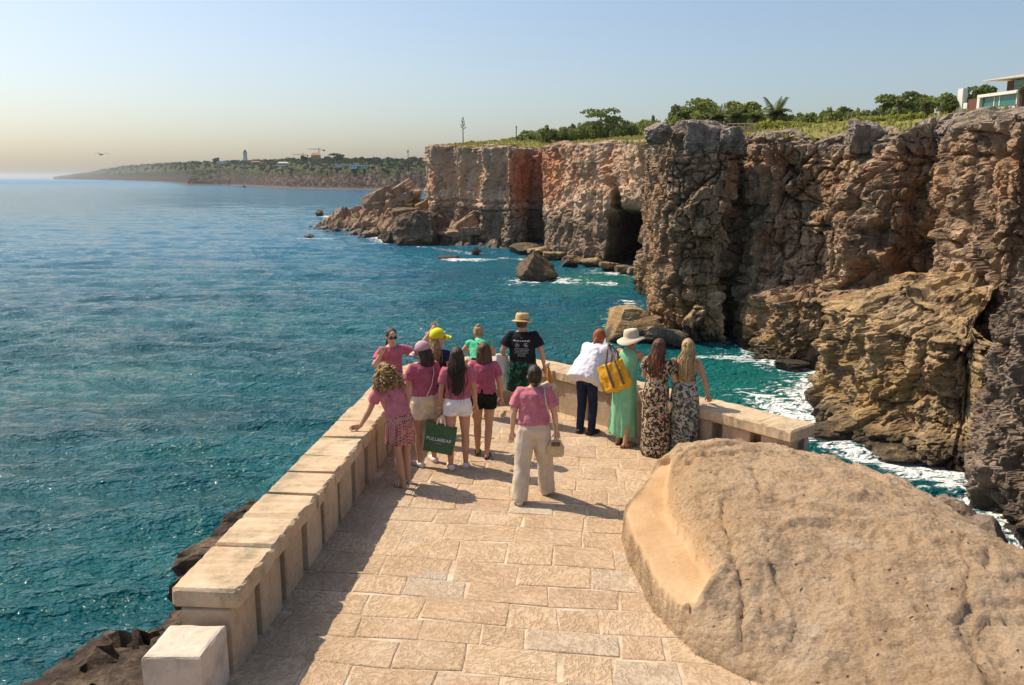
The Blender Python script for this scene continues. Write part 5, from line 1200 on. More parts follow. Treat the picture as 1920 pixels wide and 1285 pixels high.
    def tee(s, mat, hem=.90, flare=1.0, sleeve=.58, loose=.014, neck=1.365, tuck=False, name='t_shirt', seed=0, sl_r=.062):
        g = loose; z1 = hem
        rows = [(z1, 0, 0, (.150 if not tuck else .142)*flare+g, .112*flare+g), (z1+.03, 0, 0, .152*flare+g*1.2, .114*flare+g*1.2), (1.05, 0, 0, .130+g*1.5, .098+g*1.4), (1.15, 0, 0, .140+g*1.2, .104+g), (1.24, 0, 0, .150+g, .106+g), (1.30, 0, 0, .146+g, .088+g), (1.335, 0, 0, .118, .074), (neck-.005, 0, 0, .074, .064)]
        P = [s.torso(rows)]
        for i in (0, 1):
            sh, e = s.sh[i], s.el[i]; d = e-sh
            inn = s.up((.085*(-1, 1)[i], 0, 1.30)); P.append(tube_mesh([(inn, .060), (sh*.92+inn*.08, .062), (sh+d*.22, .066), (sh+d*sleeve*.6, sl_r), (sh+d*sleeve, sl_r+.006)], 12))
        return s.wear(name, P, mat, .010, .014, (15, 15, 10), 2, seed)
    def shorts(s, mat, top=1.02, leg=.42, wide=1.0, name='shorts', seed=3):
        P = [tube_mesh([((0, 0, top), (.138*s.g, .104)), ((0, 0, .95), (.160*s.g, .122)), ((0, -.012, .88), (.174*s.g, .136)), ((0, -.005, .81), (.168*s.g, .122))], 18)]
        for i in (0, 1):
            hip, kn, an, _ = s.legs[i]; e = hip+(kn-hip)*leg
            P.append(tube_mesh([(hip+(hip-kn)*.15, .082*wide), (hip, .100*wide*s.g), (e, .100*wide*s.g), ], 14))
        return s.wear(name, P, mat, .011, .006, (18, 18, 10), 2, seed)
    def trousers(s, mat, top=1.0, wide=1.0, flare=1.0, name='trousers', seed=5, stop=.02):
        P = [tube_mesh([((0, 0, top), (.136*s.g, .102)), ((0, 0, .95), (.158*s.g, .12)), ((0, -.01, .88), (.170*s.g, .134)), ((0, 0, .80), (.162*s.g, .12))], 18)]
        for i in (0, 1):
            hip, kn, an, _ = s.legs[i]; b = an-np.array((0, 0, .05-stop))
            P.append(tube_mesh([(hip+(hip-kn)*.15, .084), (hip, .102*s.g), (hip*.5+kn*.5, .088*wide), (kn, .074*wide), (kn*.5+an*.5, .070*wide*flare), (b, .066*wide*flare)], 14))
        return s.wear(name, P, mat, .012, .010, (14, 14, 6), 2, seed)
    def gown(s, rows, mat, name='dress', fold=.016, fs=(15, 15, 1.6), seed=0, voxel=.013, extra=(), n=26):
        P = [tube_mesh([((s.up((x, y, z)) if z > .88 else (x, y, z)), (rx, ry)) for z, x, y, rx, ry in rows], n)]+list(extra)
        def fn(V):
            w = np.clip((1.02-V[:, 2])/.5, .12, 1); return fbm(V*np.array(fs), 2, seed=seed)*fold*w
        me = remesh(*join(P), voxel, 2); displace(me, fn); me.name = name
        return link(name, me, mat, s.root)
    def shoes(s, mat, open_=False, name='shoe', which=(0, 1)):
        for i in which:
            hip, kn, an, yaw = s.legs[i]; f = np.array((-math.sin(yaw), math.cos(yaw), 0)); b = an-np.array((0, 0, .048)); side = np.cross(f, (0, 0, 1))
            if open_:
                P = [tube_mesh([(b-f*.075-np.array((0, 0, .014)), (.028, .012)), (b-np.array((0, 0, .016)), (.040, .012)), (b+f*.10-np.array((0, 0, .018)), (.046, .011)), (b+f*.175-np.array((0, 0, .018)), (.030, .010))], 10)]
                for q, w in ((.10, .046), (.06, .042), (-.03, .036)): P.append(tube_mesh([(b+f*q-side*w-np.array((0, 0, .012)), .007), (b+f*q-side*w*.6+np.array((0, 0, .022)), .007), (b+f*q+side*w*.6+np.array((0, 0, .022)), .007), (b+f*q+side*w-np.array((0, 0, .012)), .007)], 6))
            else:
                P = [tube_mesh([(b-f*.075, (.028, .034)), (b-f*.03+np.array((0, 0, .006)), (.040, .048)), (b+f*.05, (.045, .040)), (b+f*.12-np.array((0, 0, .012)), (.047, .026)), (b+f*.185-np.array((0, 0, .02)), (.030, .016))], 12)]
            V, F = join(P); V = np.array(V); V[:, 2] = np.maximum(V[:, 2], .002); link(name, mesh_from(name, V, F, True), mat, s.root)
    def hair(s, kind, mat, length=.35, seed=0, width=1.0):
        r_ = np.random.default_rng(seed); hd = s.head
        cap = ball((0, 0, 0), (.084, .104, .106), ICO3); cv = np.array(cap[0]); keep = lambda V: V
        base = tube_mesh([(hd((0, -.035, 1.425)), (.060, .045)), (hd((0, -.03, 1.46)), (.080, .074)), (hd((0, -.022, 1.50)), (.085, .092)), (hd((0, -.012, 1.545)), (.085, .102)), (hd((0, -.006, 1.585)), (.073, .094)), (hd((0, -.006, 1.615)), (.050, .066)), (hd((0, -.006, 1.634)), (.016, .022))], 18)
        P = [base]; fs, fold = (55, 55, 9), .007
        if kind == 'long' or kind == 'wavy':
            n = 46
            for j in range(n):
                a = r_.uniform(-1.25, 1.25)*width; x = math.sin(a)*.082; y = -math.cos(a)*.085-.012
                L_ = length*r_.uniform(.72, 1.08); wv = .014 if kind == 'wavy' else .004; ph = r_.uniform(0, 6)
                pts = [(hd((x*.7, y*.6, 1.585)), .016), (hd((x, y, 1.50)), .018)]
                bk = s.up((x*1.18, y-.028, 1.36)); pts.append((bk, .019))
                for q in np.linspace(.25, 1, 5):
                    pts.append((s.up((x*(1.2-.25*q)+wv*math.sin(ph+q*9), y-.030-.008*math.sin(q*3)+wv*math.cos(ph+q*8), 1.36-L_*q)), .018*(1-.62*q)))
                P.append(tube_mesh(pts, 6))
        elif kind == 'bob':
            for j in range(34):
                a = r_.uniform(-1.9, 1.9); x = math.sin(a)*.086; y = -math.cos(a)*.088-.008; L_ = length*r_.uniform(.8, 1.1)
                P.append(tube_mesh([(hd((x*.7, y*.6, 1.59)), .017), (hd((x, y, 1.50)), .021), (hd((x*1.12, y*1.12, 1.50-L_*.6)), .021), (hd((x*1.0, y*1.02, 1.50-L_)), .008)], 6))
        elif kind == 'curly':
            for j in range(240):
                d = r_.normal(size=3); d /= np.linalg.norm(d); 
                if d[1] > .45 and d[2] < .55: continue
                q = r_.uniform(.55, 1)**.5; c_ = np.array((0, -.045, 1.50))+d*np.array((.185, .155, .135))*q; c_[2] -= .085*abs(d[0])+.15*max(0, -d[1])*r_.random()
                P.append(ball(hd(c_), r_.uniform(.018, .032), ICO1))
            fs, fold = (40, 40, 40), .016
        elif kind in ('pony', 'low_bun', 'updo', 'short', 'braid'):
            if kind == 'pony':
                for j in range(14):
                    x = r_.uniform(-.026, .026); P.append(tube_mesh([(hd((x*.5, -.10, 1.54)), .018), (hd((x*1.2, -.135, 1.50)), .020), (hd((x*1.5, -.135, 1.40)), .020), (hd((x*1.8, -.13, 1.54-length)), .008)], 6))
            if kind == 'low_bun': P.append(ball(hd((0, -.105, 1.43)), (.034, .034, .034)))
            if kind == 'updo': P += [ball(hd((0, -.085, 1.60)), (.042, .042, .038)), ball(hd((.02, -.10, 1.54)), (.032, .03, .034))]
            if kind == 'braid':
                for q in np.linspace(0, 1, 9): P.append(ball(hd((.004*math.sin(q*20), -.098-.03*q, 1.455-length*q)), (.026-.011*q, .021, .024)))
        me = remesh(*join(P), .0075, 2); displace(me, lambda V: fbm(V*np.array(fs), 3, seed=seed)*fold); me.name = 'hair'
        ex = []                                                      # loose strands and coils outside the mass
        if kind in ('long', 'wavy'):
            for j in range(26):
                a = r_.uniform(-1.4, 1.4)*width; x = math.sin(a)*.10; y = -math.cos(a)*.10-.02; L_ = length*r_.uniform(.7, 1.18); b_ = r_.normal()*.012
                ex.append(tube_mesh([(hd((x*.75, y*.7, 1.58)), .003), (hd((x*1.02, y*1.02, 1.47)), .004), (s.up((x*1.25+b_, y-.03, 1.34)), .004), (s.up((x*1.2+b_*2, y-.05, 1.34-L_*.6)), .004), (s.up((x*1.1-b_, y-.045+b_, 1.34-L_)), .0012)], 4))
        if kind == 'curly':
            for j in range(130):
                d = unit(r_.normal(size=3))
                if d[1] > .4 and d[2] < .5: continue
                c_ = np.array((0, -.045, 1.48))+d*np.array((.185, .155, .135))*r_.uniform(.92, 1.08); c_[2] -= .085*abs(d[0])+.15*max(0, -d[1])*r_.random()
                ph = r_.uniform(0, 6.28); L_ = r_.uniform(.05, .10)
                ex.append(tube_mesh([(hd(c_+np.array((math.cos(ph+q*11)*.013, math.sin(ph+q*11)*.013, -L_*q))+d*.02*q), .0062) for q in np.linspace(0, 1, 10)], 5))
        if ex: append_mesh(me, *join(ex))
        return link('hair', me, mat, s.root)
    def cap(s, mat, logo=None):
        hd = s.head; V = []; F = []; n = 28
        cr = [(1.525, .098, .112), (1.565, .098, .112), (1.60, .086, .10), (1.63, .062, .075), (1.648, .026, .034), (1.65, .003, .003)]
        P = [tube_mesh([(hd((0, -.002, z)), (a, b)) for z, a, b in cr], 24)]
        rows = []
        for t in (0, .35, .7, 1.0):
            rows.append([hd((math.sin(a)*(.092-.012*t), .07+math.cos(a)*(.04+.085*t)*1.0, 1.535-.030*t*t-.02*abs(math.sin(a))**2)) for a in np.linspace(-1.35, 1.35, 13)])
        A = np.array(rows).reshape(-1, 3); B_ = A-np.array((0, 0, .007)); q = grid_faces(4, 13); F = [tuple(f) for f in q]+[tuple(f[::-1]+52) for f in q]
        for j in range(12): F.append((39+j+1, 39+j, 39+j+52, 39+j+1+52))
        o = link('cap', mesh_from('cap', *join([P[0]]), True), mat, s.root); link('cap_visor', mesh_from('cap_visor', np.r_[A, B_], F, True), mat, s.root)
        return o
    def brim_hat(s, mat, brim, droop, crown=.10, band=None, dent=.0, wav=.0, name='hat', tilt=0):
        prof = [(.100, 1.530), (.101, 1.56), (.095, 1.53+crown*.7), (.082, 1.53+crown), (.045, 1.53+crown*1.07-dent), (.003, 1.53+crown*1.05-dent)]
        out = [(.098, 1.532), (.098+brim*.5, 1.534-droop*.4), (.098+brim, 1.53-droop), (.098+brim, 1.522-droop), (.098+brim*.5, 1.526-droop*.4), (.098, 1.522)]
        n = 30; V = []; F = []; rows = out[::-1]+prof
        rows = [(.098+brim*.5, 1.526-droop*.4), (.098+brim, 1.522-droop), (.098+brim, 1.53-droop), (.098+brim*.5, 1.534-droop*.4)]+prof
        for r, z in rows:
            for j in range(n):
                a = j*2*math.pi/n; w = wav*math.sin(a*2+.6)*max(0, (r-.1)/.12); V.append(s.head((math.cos(a)*r, math.sin(a)*r*1.12-.004, z+w+tilt*math.sin(a)*r)))
        m = len(rows)
        for i in range(m-1):
            for j in range(n): F.append((i*n+j, i*n+(j+1) % n, (i+1)*n+(j+1) % n, (i+1)*n+j))
        F.append(tuple((m-1)*n+j for j in range(n)))
        o = link(name, mesh_from(name, V, F, True), mat, s.root)
        if band: link('hat_band', mesh_from('hat_band', *tube_mesh([(s.head((0, -.004, 1.535)), (.103, .115)), (s.head((0, -.004, 1.558)), (.104, .116))], 24), True), band, o)
        return o
    def strap(s, pts, r, mat, name='strap'):
        return link(name, mesh_from(name, *tube_mesh([(np.asarray(p_, float), r) for p_ in pts], 6), True), mat, s.root)
    def world(s, p):
        c, q = math.cos(s.root.rotation_euler.z), math.sin(s.root.rotation_euler.z); p = np.asarray(p)*s.k
        return np.array((s.root.location.x+c*p[0]-q*p[1], s.root.location.y+q*p[0]+c*p[1], s.root.location.z+p[2]))
    def local(s, w):
        w = np.asarray(w, float)-np.array(s.root.location); c, q = math.cos(s.root.rotation_euler.z), math.sin(s.root.rotation_euler.z)
        return np.array((c*w[0]+q*w[1], -q*w[0]+c*w[1], w[2]))/s.k
M_eye = plain('eye_dark', (.03, .02, .016), .3, .1, 9); M_lip = plain('lips', (.42, .14, .12), .5, .1, 9)
M_straw = plain('straw_weave', (.60, .43, .19), .9, .2, 60, .8, .2, .004); M_canvas = plain('cream_canvas_hat', (.62, .51, .36), .9, .1, 30); M_yel = plain('yellow_cap_cloth', (.72, .66, .02), .8, .1, 20); M_mauve = plain('mauve_cap_cloth', (.50, .31, .33), .8, .12, 20); M_bagc = plain('cream_strap', (.66, .54, .40), .8, .1, 20)
M_wicker = plain('wicker', (.62, .47, .26), .9, .28, 70, .9, .2, .005); M_wtext = plain('pale_print', (.55, .55, .53), .8, .1, 40)


GP = 'people on the viewing terrace'
# 1 woman sitting on the parapet
p = Person('person in sunglasses and pink T-shirt sitting on the parapet, facing the camera', (-1.80, 12.42), -152, 1.62, SK2, z0=T-.09, seated=((.10, .38, .84), (.10, .42, .44)), lean=4, headyaw=-6,
  arms=(((-.85, .30, -.30), (-.35, .45, .80), (-.1, .1, 1)), ((.52, .22, -.78), (-.30, .50, .80), (-.35, .25, .9))))
p.tee(M_pink, seed=1); p.shorts(M_creams, leg=.5); p.shoes(M_sneak); p.hair('pony', H_dark, .34, 1)
def glasses(p, m):
    P = [ball(p.head((.032*s_, .104, 1.508)), (.029, .012, .022), ICO2) for s_ in (-1, 1)]+[tube_mesh([(p.head((-.012, .112, 1.512)), .004), (p.head((.012, .112, 1.512)), .004)], 5)]
    for s_ in (-1, 1): P.append(tube_mesh([(p.head((.058*s_, .10, 1.512)), .004), (p.head((.082*s_, .0, 1.512)), .004)], 5))
    link('sunglasses', mesh_from('sunglasses', *join(P), True), m, p.root)
M_lens = plain('dark_lens', (.012, .011, .012), .15, .1, 9, spec=.6); glasses(p, M_lens)
P1 = p
# 2 curly blonde leaning on the wall
p = Person('person with curly blond hair and woven skirt leaning one hand on the parapet', (-1.36, 10.0), 28, 1.55, SK1, lean=17, side=-13, headyaw=12, headpitch=-12, feet=((-.02, -.10, 30), (.09, .05, 10)),
  arms=(((-.36, .15, -.93), (-.47, .20, -.86), (-.9, .38, -.20)), ((.14, .22, -.96), (-.2, .75, -.45))))
p.tee(M_pink3, hem=.92, tuck=True, seed=2, sl_r=.066)
p.gown([(1.00, 0, 0, .135, .105), (.95, 0, 0, .160, .125), (.85, 0, 0, .186, .155), (.74, 0, .01, .192, .165), (.63, 0, .02, .198, .172), (.56, 0, .02, .200, .174)], M_skirt, 'skirt', .022, (14, 14, 2), 2)
p.shoes(M_sneak, True, 'sandal'); p.hair('curly', M_curl, 0, 2)
# 3 mauve cap
p = Person('person in mauve cap, pink T-shirt and cream shorts, looking left', (-1.13, 10.78), 32, 1.62, SK1, lean=5, headyaw=48, headpitch=10, feet=((-.12, -.03, 15), (.13, .05, -5)), girth=1.05,
  arms=(((-.22, .18, -.96), (-.25, .92, .18)), ((.24, .10, -.96), (-.35, .90, .12))))
p.tee(M_pink2, hem=.93, seed=3, tuck=True); p.shorts(M_creams, leg=.52, wide=1.18); p.shoes(M_sneak); p.hair('bob', H_dark, .20, 3); p.cap(M_mauve)
p.strap([p.up(q) for q in ((.10, .06, 1.375), (.105, -.05, 1.37), (.085, -.125, 1.24), (.04, -.135, 1.08), (-.05, -.15, .95))], .008, M_bagc, 'bag_strap')
# 4 yellow cap
p = Person('person in yellow cap and navy top with one arm raised', (-1.02, 11.55), -38, 1.66, SK2, headyaw=-30, headpitch=-6, feet=((-.12, .02, 5), (.10, -.05, -10)),
  arms=(((-.80, .38, .18), (.50, .25, .82)), ((.16, .16, -.97), (.05, .75, .3))))
p.tee(M_navy, hem=.92, sleeve=.30, seed=4, name='top'); p.shorts(M_navy, leg=.34); p.shoes(M_sneak); p.hair('long', H_dblond, .26, 4, 1.15); p.cap(M_yel)
hd = p.head; link('cap_badge', mesh_from('cap_badge', *ball(hd((.055, .092, 1.585)), (.022, .018, .018), ICO2), True), M_wtext, p.root)
link('necklace_pendant', mesh_from('necklace_pendant', *ball(p.up((.02, .118, 1.27)), (.010, .006, .012), ICO1), True), M_wtext, p.root)
# 5 long dark hair, white shorts, shopping bag
p = Person('person with very long dark hair, pink T-shirt and white shorts, back turned', (-.70, 10.62), 6, 1.60, SK1, lean=3, headpitch=-8, feet=((-.10, -.03, 12), (.10, .04, -8)),
  arms=(((-.20, -.04, -.98), (-.08, .10, -1)), ((.22, .05, -.97), (.10, .30, -.95))))
p.tee(M_pink, hem=.955, tuck=True, seed=5); p.shorts(M_whitec, leg=.30); p.shoes(M_sneak); p.hair('long', H_dark, .36, 5, 1.05)
p.strap([p.up(q) for q in ((-.09, .06, 1.375), (-.105, -.02, 1.375), (-.10, -.12, 1.25), (-.02, -.13, 1.10))], .006, M_black, 'bag_strap')
link('bracelet', mesh_from('bracelet', *tube_mesh([(p.wr[0]-p.hd[0]*.02, .030), (p.wr[0]-p.hd[0]*.004, .030)], 10), True), M_bagc, p.root)
P5 = p
# 6 brown shoulder length hair, dark shorts
p = Person('person with shoulder length brown hair, pink T-shirt and black shorts', (-.38, 11.08), -6, 1.57, SK1, lean=6, headpitch=-12, feet=((-.10, .10, 5), (.05, -.06, -4)),
  arms=(((-.16, .25, -.95), (.1, .85, .1)), ((.20, .12, -.96), (.05, .35, -.92))))
p.tee(M_pink2, hem=.90, seed=6); p.shorts(M_black, leg=.36); p.shoes(M_dshoe, True, 'sandal'); p.hair('bob', H_brown, .27, 6)
# 7 blonde in green leaning on the far wall
p = Person('person with pinned up blond hair and bright green top leaning over the far wall', (-.50, 13.05), 6, 1.52, SK2, lean=38, headpitch=-8, feet=((-.10, -.05, 5), (.10, -.02, -5)),
  arms=(((-.45, .55, -.70), (.30, .85, -.10)), ((.45, .50, -.74), (-.25, .90, -.10))))
p.tee(M_gtop, hem=.90, sleeve=.14, seed=7, name='top', sl_r=.054); p.shorts(M_black, leg=.4); p.shoes(M_dshoe); p.hair('updo', H_dblond, .2, 7)
p.strap([p.up(q) for q in ((-.09, .06, 1.37), (-.10, -.05, 1.36), (0, -.128, 1.20), (.13, -.11, 1.02))], .014, M_black, 'bag_strap')
# 8 man in black T-shirt
p = Person('person in straw hat and black printed T-shirt looking out to sea', (.16, 12.75), -8, 1.69, SK1, girth=1.16, lean=2, headyaw=-14, feet=((-.14, 0, 10), (.14, -.02, -10)),
  arms=(((-.42, .05, -.90), (-.05, .70, -.45)), ((.36, .02, -.92), (.14, .30, -.94))))
p.tee(M_black, hem=.83, seed=8, sl_r=.075, sleeve=.62, loose=.018)
M_gshort = pattern_mat('dark_green_print', [(.012, .03, .024), (.02, .11, .07), (.012, .02, .018), (.03, .16, .10), (.015, .04, .03)], 11)
p.shorts(M_gshort, leg=.88, wide=1.15); p.shoes(M_dshoe); p.hair('short', H_brown, 0, 8); p.brim_hat(M_straw, .055, .012, .105, band=plain('tan_band', (.36, .24, .11), .8), dent=.025, name='straw_hat', tilt=-.10)
P8 = p
tee8 = [o for o in p.root.children if o.name.startswith('t_shirt')][0]
bvh = BVHTree.FromPolygons([v.co for v in tee8.data.vertices], [tuple(q.vertices) for q in tee8.data.polygons])
def print_on(p, bvh, text, x0, z0, size, width=None):
    cu = bpy.data.curves.new('print', 'FONT'); cu.body = text; cu.size = size; cu.align_x = 'CENTER'; o = bpy.data.objects.new('print', cu); C.objects.link(o)
    dg = bpy.context.evaluated_depsgraph_get(); dg.update(); me = bpy.data.meshes.new_from_object(o.evaluated_get(dg)); bpy.data.objects.remove(o)
    bm = bmesh.new(); bm.from_mesh(me); bmesh.ops.subdivide_edges(bm, edges=bm.edges[:], cuts=1); bm.to_mesh(me); bm.free()
    return me
def stick(me, p, x0, z0, sx=1):
    for v in me.vertices:
        q = Vector((x0+v.co.x*sx, -.6, z0+v.co.y)); h = bvh.ray_cast(q, Vector((0, 1, 0)))
        v.co = (q.x, (h[0].y if h[0] else -.12)-.004, q.z)
    return link('back_print', me, M_wtext, p.root)
def strokes(rows, seed):
    """rows of small worn print marks: cx, cz, width, height, count"""
    r_ = np.random.default_rng(seed); V = []; F = []
    for cx, cz, w, h, n in rows:
        for i in range(n):
            a = cx-w/2+w*(i+.15)/n; b = a+w/n*r_.uniform(.5, .8); z = cz+r_.normal()*h*.05; hh = h*r_.uniform(.6, 1)/2
            k = len(V); V += [(a, z-hh, 0), (b, z-hh, 0), (b, z+hh, 0), (a, z+hh, 0)]; F.append((k, k+1, k+2, k+3))
    return mesh_from('back_print', V, F)
stick(strokes([(0, 0, .24, .026, 10)], 1), p, 0, 1.245); stick(strokes([(0, 0, .05, .006, 3)], 5), p, 0, 1.29)
stick(strokes([(0, -.0, .20, .010, 12), (0, -.022, .22, .008, 13), (0, -.042, .18, .008, 11), (0, -.062, .21, .008, 12), (0, -.085, .11, .008, 7), (0, -.105, .13, .007, 8)], 2), p, 0, 1.13)
def emblem(cx, cz, r, seed):
    r_ = np.random.default_rng(seed); V = []; F = []; n = 16
    for rr0, rr1 in ((r*.82, r), (r*.2, r*.45)):
        k = len(V)
        for j in range(n):
            a = j*2*math.pi/n
            for q in (rr0, rr1): V.append((cx+q*math.cos(a)*(1+r_.normal()*.08), cz+q*math.sin(a)*(1+r_.normal()*.08), 0))
        for j in range(n):
            if r_.random() < .82: F.append((k+2*j, k+2*j+1, k+2*((j+1) % n)+1, k+2*((j+1) % n)))
    return mesh_from('back_print', V, F)
stick(emblem(-.065, 0, .034, 3), p, 0, 1.185); stick(emblem(.062, 0, .030, 4), p, 0, 1.185)
# pale jacket over his left forearm
w = P8.world(P8.wr[0]); jk = []
for i in range(7):
    x_ = -.10+.035*i; jk.append(tube_mesh([((x_*.6, 0, .03), (.03, .035)), ((x_*.9, -.02, -.15), (.034, .040)), ((x_+.01*math.sin(i), -.03, -.36), (.036, .040)), ((x_*1.1+.05, -.02, -.52-.02*(i % 3)), (.028, .03))], 8))
me = remesh(*join(jk), .012, 2); displace(me, lambda V: fbm(V*np.array((24, 24, 4)), 3, seed=4)*.016); me.name = 'jacket'
o = link('jacket', me, plain('pale_cloth', (.66, .63, .56), .9, .15, 9), None, (w[0]-.03, w[1]-.06, w[2]+.02)); tag(o, 'pale folded jacket hanging from the left arm of the man in the straw hat', 'jacket')
# 9 woman in beige trousers walking
p = Person('person in pink T-shirt and wide beige trousers walking towards the wall', (.25, 9.52), -6, 1.60, SK2, girth=1.08, lean=4, headpitch=-8, headyaw=10, feet=((-.15, -.16, 8), (.15, .20, -22)),
  arms=(((-.24, -.02, -.97), (-.10, .12, -.98)), ((.26, .06, -.96), (.10, .28, -.95))))
p.tee(M_pink3, hem=.93, seed=9, sleeve=.66, sl_r=.074, loose=.022); p.trousers(M_linen, wide=1.28, flare=1.12, seed=9); p.shoes(M_sneak); p.hair('low_bun', H_dark, 0, 9)
p.strap([p.up((.11, .05, 1.38)), p.up((.125, -.06, 1.37)), p.up((.15, -.14, 1.22)), p.up((.20, -.13, 1.05)), (.245, -.08, .88), (.25, -.06, .74)], .007, M_bagc, 'bag_strap')
p.strap([p.up((.11, .05, 1.38)), p.up((.13, .10, 1.30)), p.up((.19, .12, 1.10)), (.265, .06, .90), (.27, -.02, .74)], .006, M_bagc, 'bag_strap')
P9 = p
def bag_shape(w, d, h, seed=0, top=.75):
    P = [tube_mesh([((0, 0, -h), (w*.42, d*.42)), ((0, 0, -h*.93), (w*.5, d*.5)), ((0, 0, -h*.4), (w*.5, d*.48)), ((0, 0, 0), (w*.5*top, d*.3))], 20)]
    me = remesh(*join(P), max(.007, w/28), 1); displace(me, lambda V: fbm(V*16, 3, seed=seed)*.008); return me
w = P9.world((.262, -.05, .76)); me = bag_shape(.20, .09, .20, 1, .6); me.name = 'handbag'
o = link('handbag', me, M_wicker, None, tuple(w)); tag(o, 'small straw coloured handbag hanging at the hip of the woman in beige trousers', 'bag')
link('clasp', mesh_from('clasp', *box_mesh((-.05, -.055, -.06), (.05, -.03, -.02))), M_sandal, o)
# bundle seen above her right shoulder
w = P9.world(P9.up((.135, .10, 1.46)))
o = empty('scarf', tuple(w)); tag(o, 'orange and cream scarf bundle above the shoulder of the woman in beige trousers', 'scarf')
M_orange = plain('orange_cloth', (.55, .20, .05), .9, .15, 12)
link('orange_fold', mesh_from('orange_fold', *tube_mesh([((.02, 0, .14), (.012, .02)), ((.03, 0, .06), (.024, .025)), ((.05, 0, -.04), (.034, .03)), ((.055, 0, -.12), (.03, .025))], 10), True), M_orange, o)
link('cream_knot', mesh_from('cream_knot', *ball((.015, 0, .165), (.030, .026, .026)), True), M_bagc, o)
me = remesh(*join([ball((.03, 0, -.07), (.06, .035, .04)), ball((-.03, .0, -.09), (.04, .03, .035)), ball((.08, 0, -.09), (.035, .03, .05))]), .009, 2); me.name = 'cream_fold'; link('cream_fold', me, M_bagc, o)
# 10 redhead in loose white shirt
p = Person('person with copper braid and loose white shirt leaning on the parapet', (1.10, 12.16), -40, 1.60, SK2, girth=1.0, lean=30, headpitch=-14, feet=((-.09, -.02, 12), (.09, .02, -8)),
  arms=(((-.42, .42, -.80), (.25, .92, -.12)), ((.42, .42, -.80), (-.25, .92, -.12))))
p.trousers(M_navy, wide=.90, flare=.92, seed=10); p.shoes(M_dshoe); p.hair('braid', H_red, .17, 10)
shirt = [tube_mesh([(p.up((0, -.07, .78)), (.26, .20)), (p.up((0, -.055, .90)), (.25, .19)), (p.up((0, -.03, 1.05)), (.225, .165)), (p.up((0, -.01, 1.18)), (.20, .14)), (p.up((0, 0, 1.29)), (.172, .112)), (p.up((0, 0, 1.345)), (.12, .078)), (p.up((0, 0, 1.385)), (.06, .06))], 24)]
for i in (0, 1):
    sh, e, w_ = p.sh[i], p.el[i], p.wr[i]; shirt.append(tube_mesh([(sh-(e-sh)*.2, .055), (sh, .082), (e, .085), (e*.3+w_*.7, .070), (w_, .055)], 12))
p.wear('shirt', shirt, M_shirtw, .013, .026, (11, 11, 3), 2, 10)
# 11 green dress, sunhat
p = Person('person in cream sunhat and long mint green dress with a slit', (1.58, 11.62), -38, 1.64, SK1, lean=15, headpitch=-16, headyaw=-22, feet=((-.06, -.02, 10), (.10, -.10, -25)),
  arms=(((-.35, .40, -.85), (.20, .92, -.1)), ((.35, .42, -.84), (-.2, .92, .1))))
p.gown([(.13, -.03, .02, .20, .16), (.16, -.03, .02, .21, .17), (.40, -.01, .01, .200, .16), (.62, 0, 0, .190, .15), (.82, 0, -.01, .182, .142), (.92, 0, -.005, .176, .134), (1.06, 0, 0, .150, .115), (1.18, 0, 0, .152, .115), (1.27, 0, 0, .152, .108), (1.33, 0, 0, .128, .080), (1.365, 0, 0, .07, .062)], M_greend, 'dress', .034, (13, 13, 1.2), 11)
p.shoes(M_sandal, True, 'sandal'); p.hair('short', H_aub, 0, 11); p.brim_hat(M_canvas, .088, .048, .110, name='sunhat', wav=.035, tilt=.05)
P11 = p
w = P11.world(P11.up((-.18, -.16, 1.12)))
Yb = bag_shape(.46, .15, .40, 3, .92); displace(Yb, lambda V: fbm(V*np.array((7, 7, 5)), 2, seed=9)*.03); Yb.name = 'bag_body'
M_ybag = plain('yellow_canvas', (.78, .40, .03), .85, .14, 10, .4, .2, .01); M_ybag2 = plain('patterned_strap', (.16, .12, .11), .85, .5, 60)
yb = empty('tote_bag', tuple(w), R(-38)); yb.rotation_euler = (0, R(-24), R(-30)); tag(yb, 'large yellow tote bag on the shoulder of the woman in the mint dress', 'bag'); link('bag_body', Yb, M_ybag, yb, (0, -.03, .02))
for x_ in (-.03, .13):
    link('strap', mesh_from('strap', *tube_mesh([((x_, -.115, -.33), (.020, .006)), ((x_, -.112, -.15), (.020, .006)), ((x_*.9, -.10, .0), (.018, .006)), ((x_*.5+.05, -.05, .16), (.014, .006)), ((.06, .03, .27), (.014, .006)), ((x_*.5+.05, .10, .12), (.014, .006)), ((x_*.8, .07, 0), (.014, .006))], 8), True), M_ybag2, yb)
# 12 floral dress
p = Person('person with long auburn hair in dark floral maxi dress, back turned', (1.95, 11.18), -36, 1.60, SK1, girth=1.05, lean=3, headyaw=10, headpitch=-6, feet=((-.09, 0, 5), (.09, 0, -5)),
  arms=(((-.26, .22, -.94), (.25, .88, .25)), ((.28, .20, -.94), (-.2, .88, .25))))
ex = []
for i in (0, 1):
    sh, e = p.sh[i], p.el[i]; ex.append(tube_mesh([(sh-(e-sh)*.15, .052), (sh, .070), (sh*.45+e*.55, .085)], 12))
p.gown([(.012, 0, 0, .205, .175), (.03, 0, 0, .21, .18), (.30, 0, 0, .202, .165), (.60, 0, 0, .195, .155), (.85, 0, -.01, .188, .148), (.95, 0, 0, .178, .135), (1.06, 0, 0, .155, .118), (1.18, 0, 0, .158, .118), (1.27, 0, 0, .160, .112), (1.32, 0, 0, .145, .092), (1.35, 0, 0, .10, .07)], M_floral, 'dress', .026, (12, 12, 1.1), 12, extra=ex)
p.shoes(M_sandal, True, 'sandal'); p.hair('wavy', H_aub, .24, 12, 1.25)
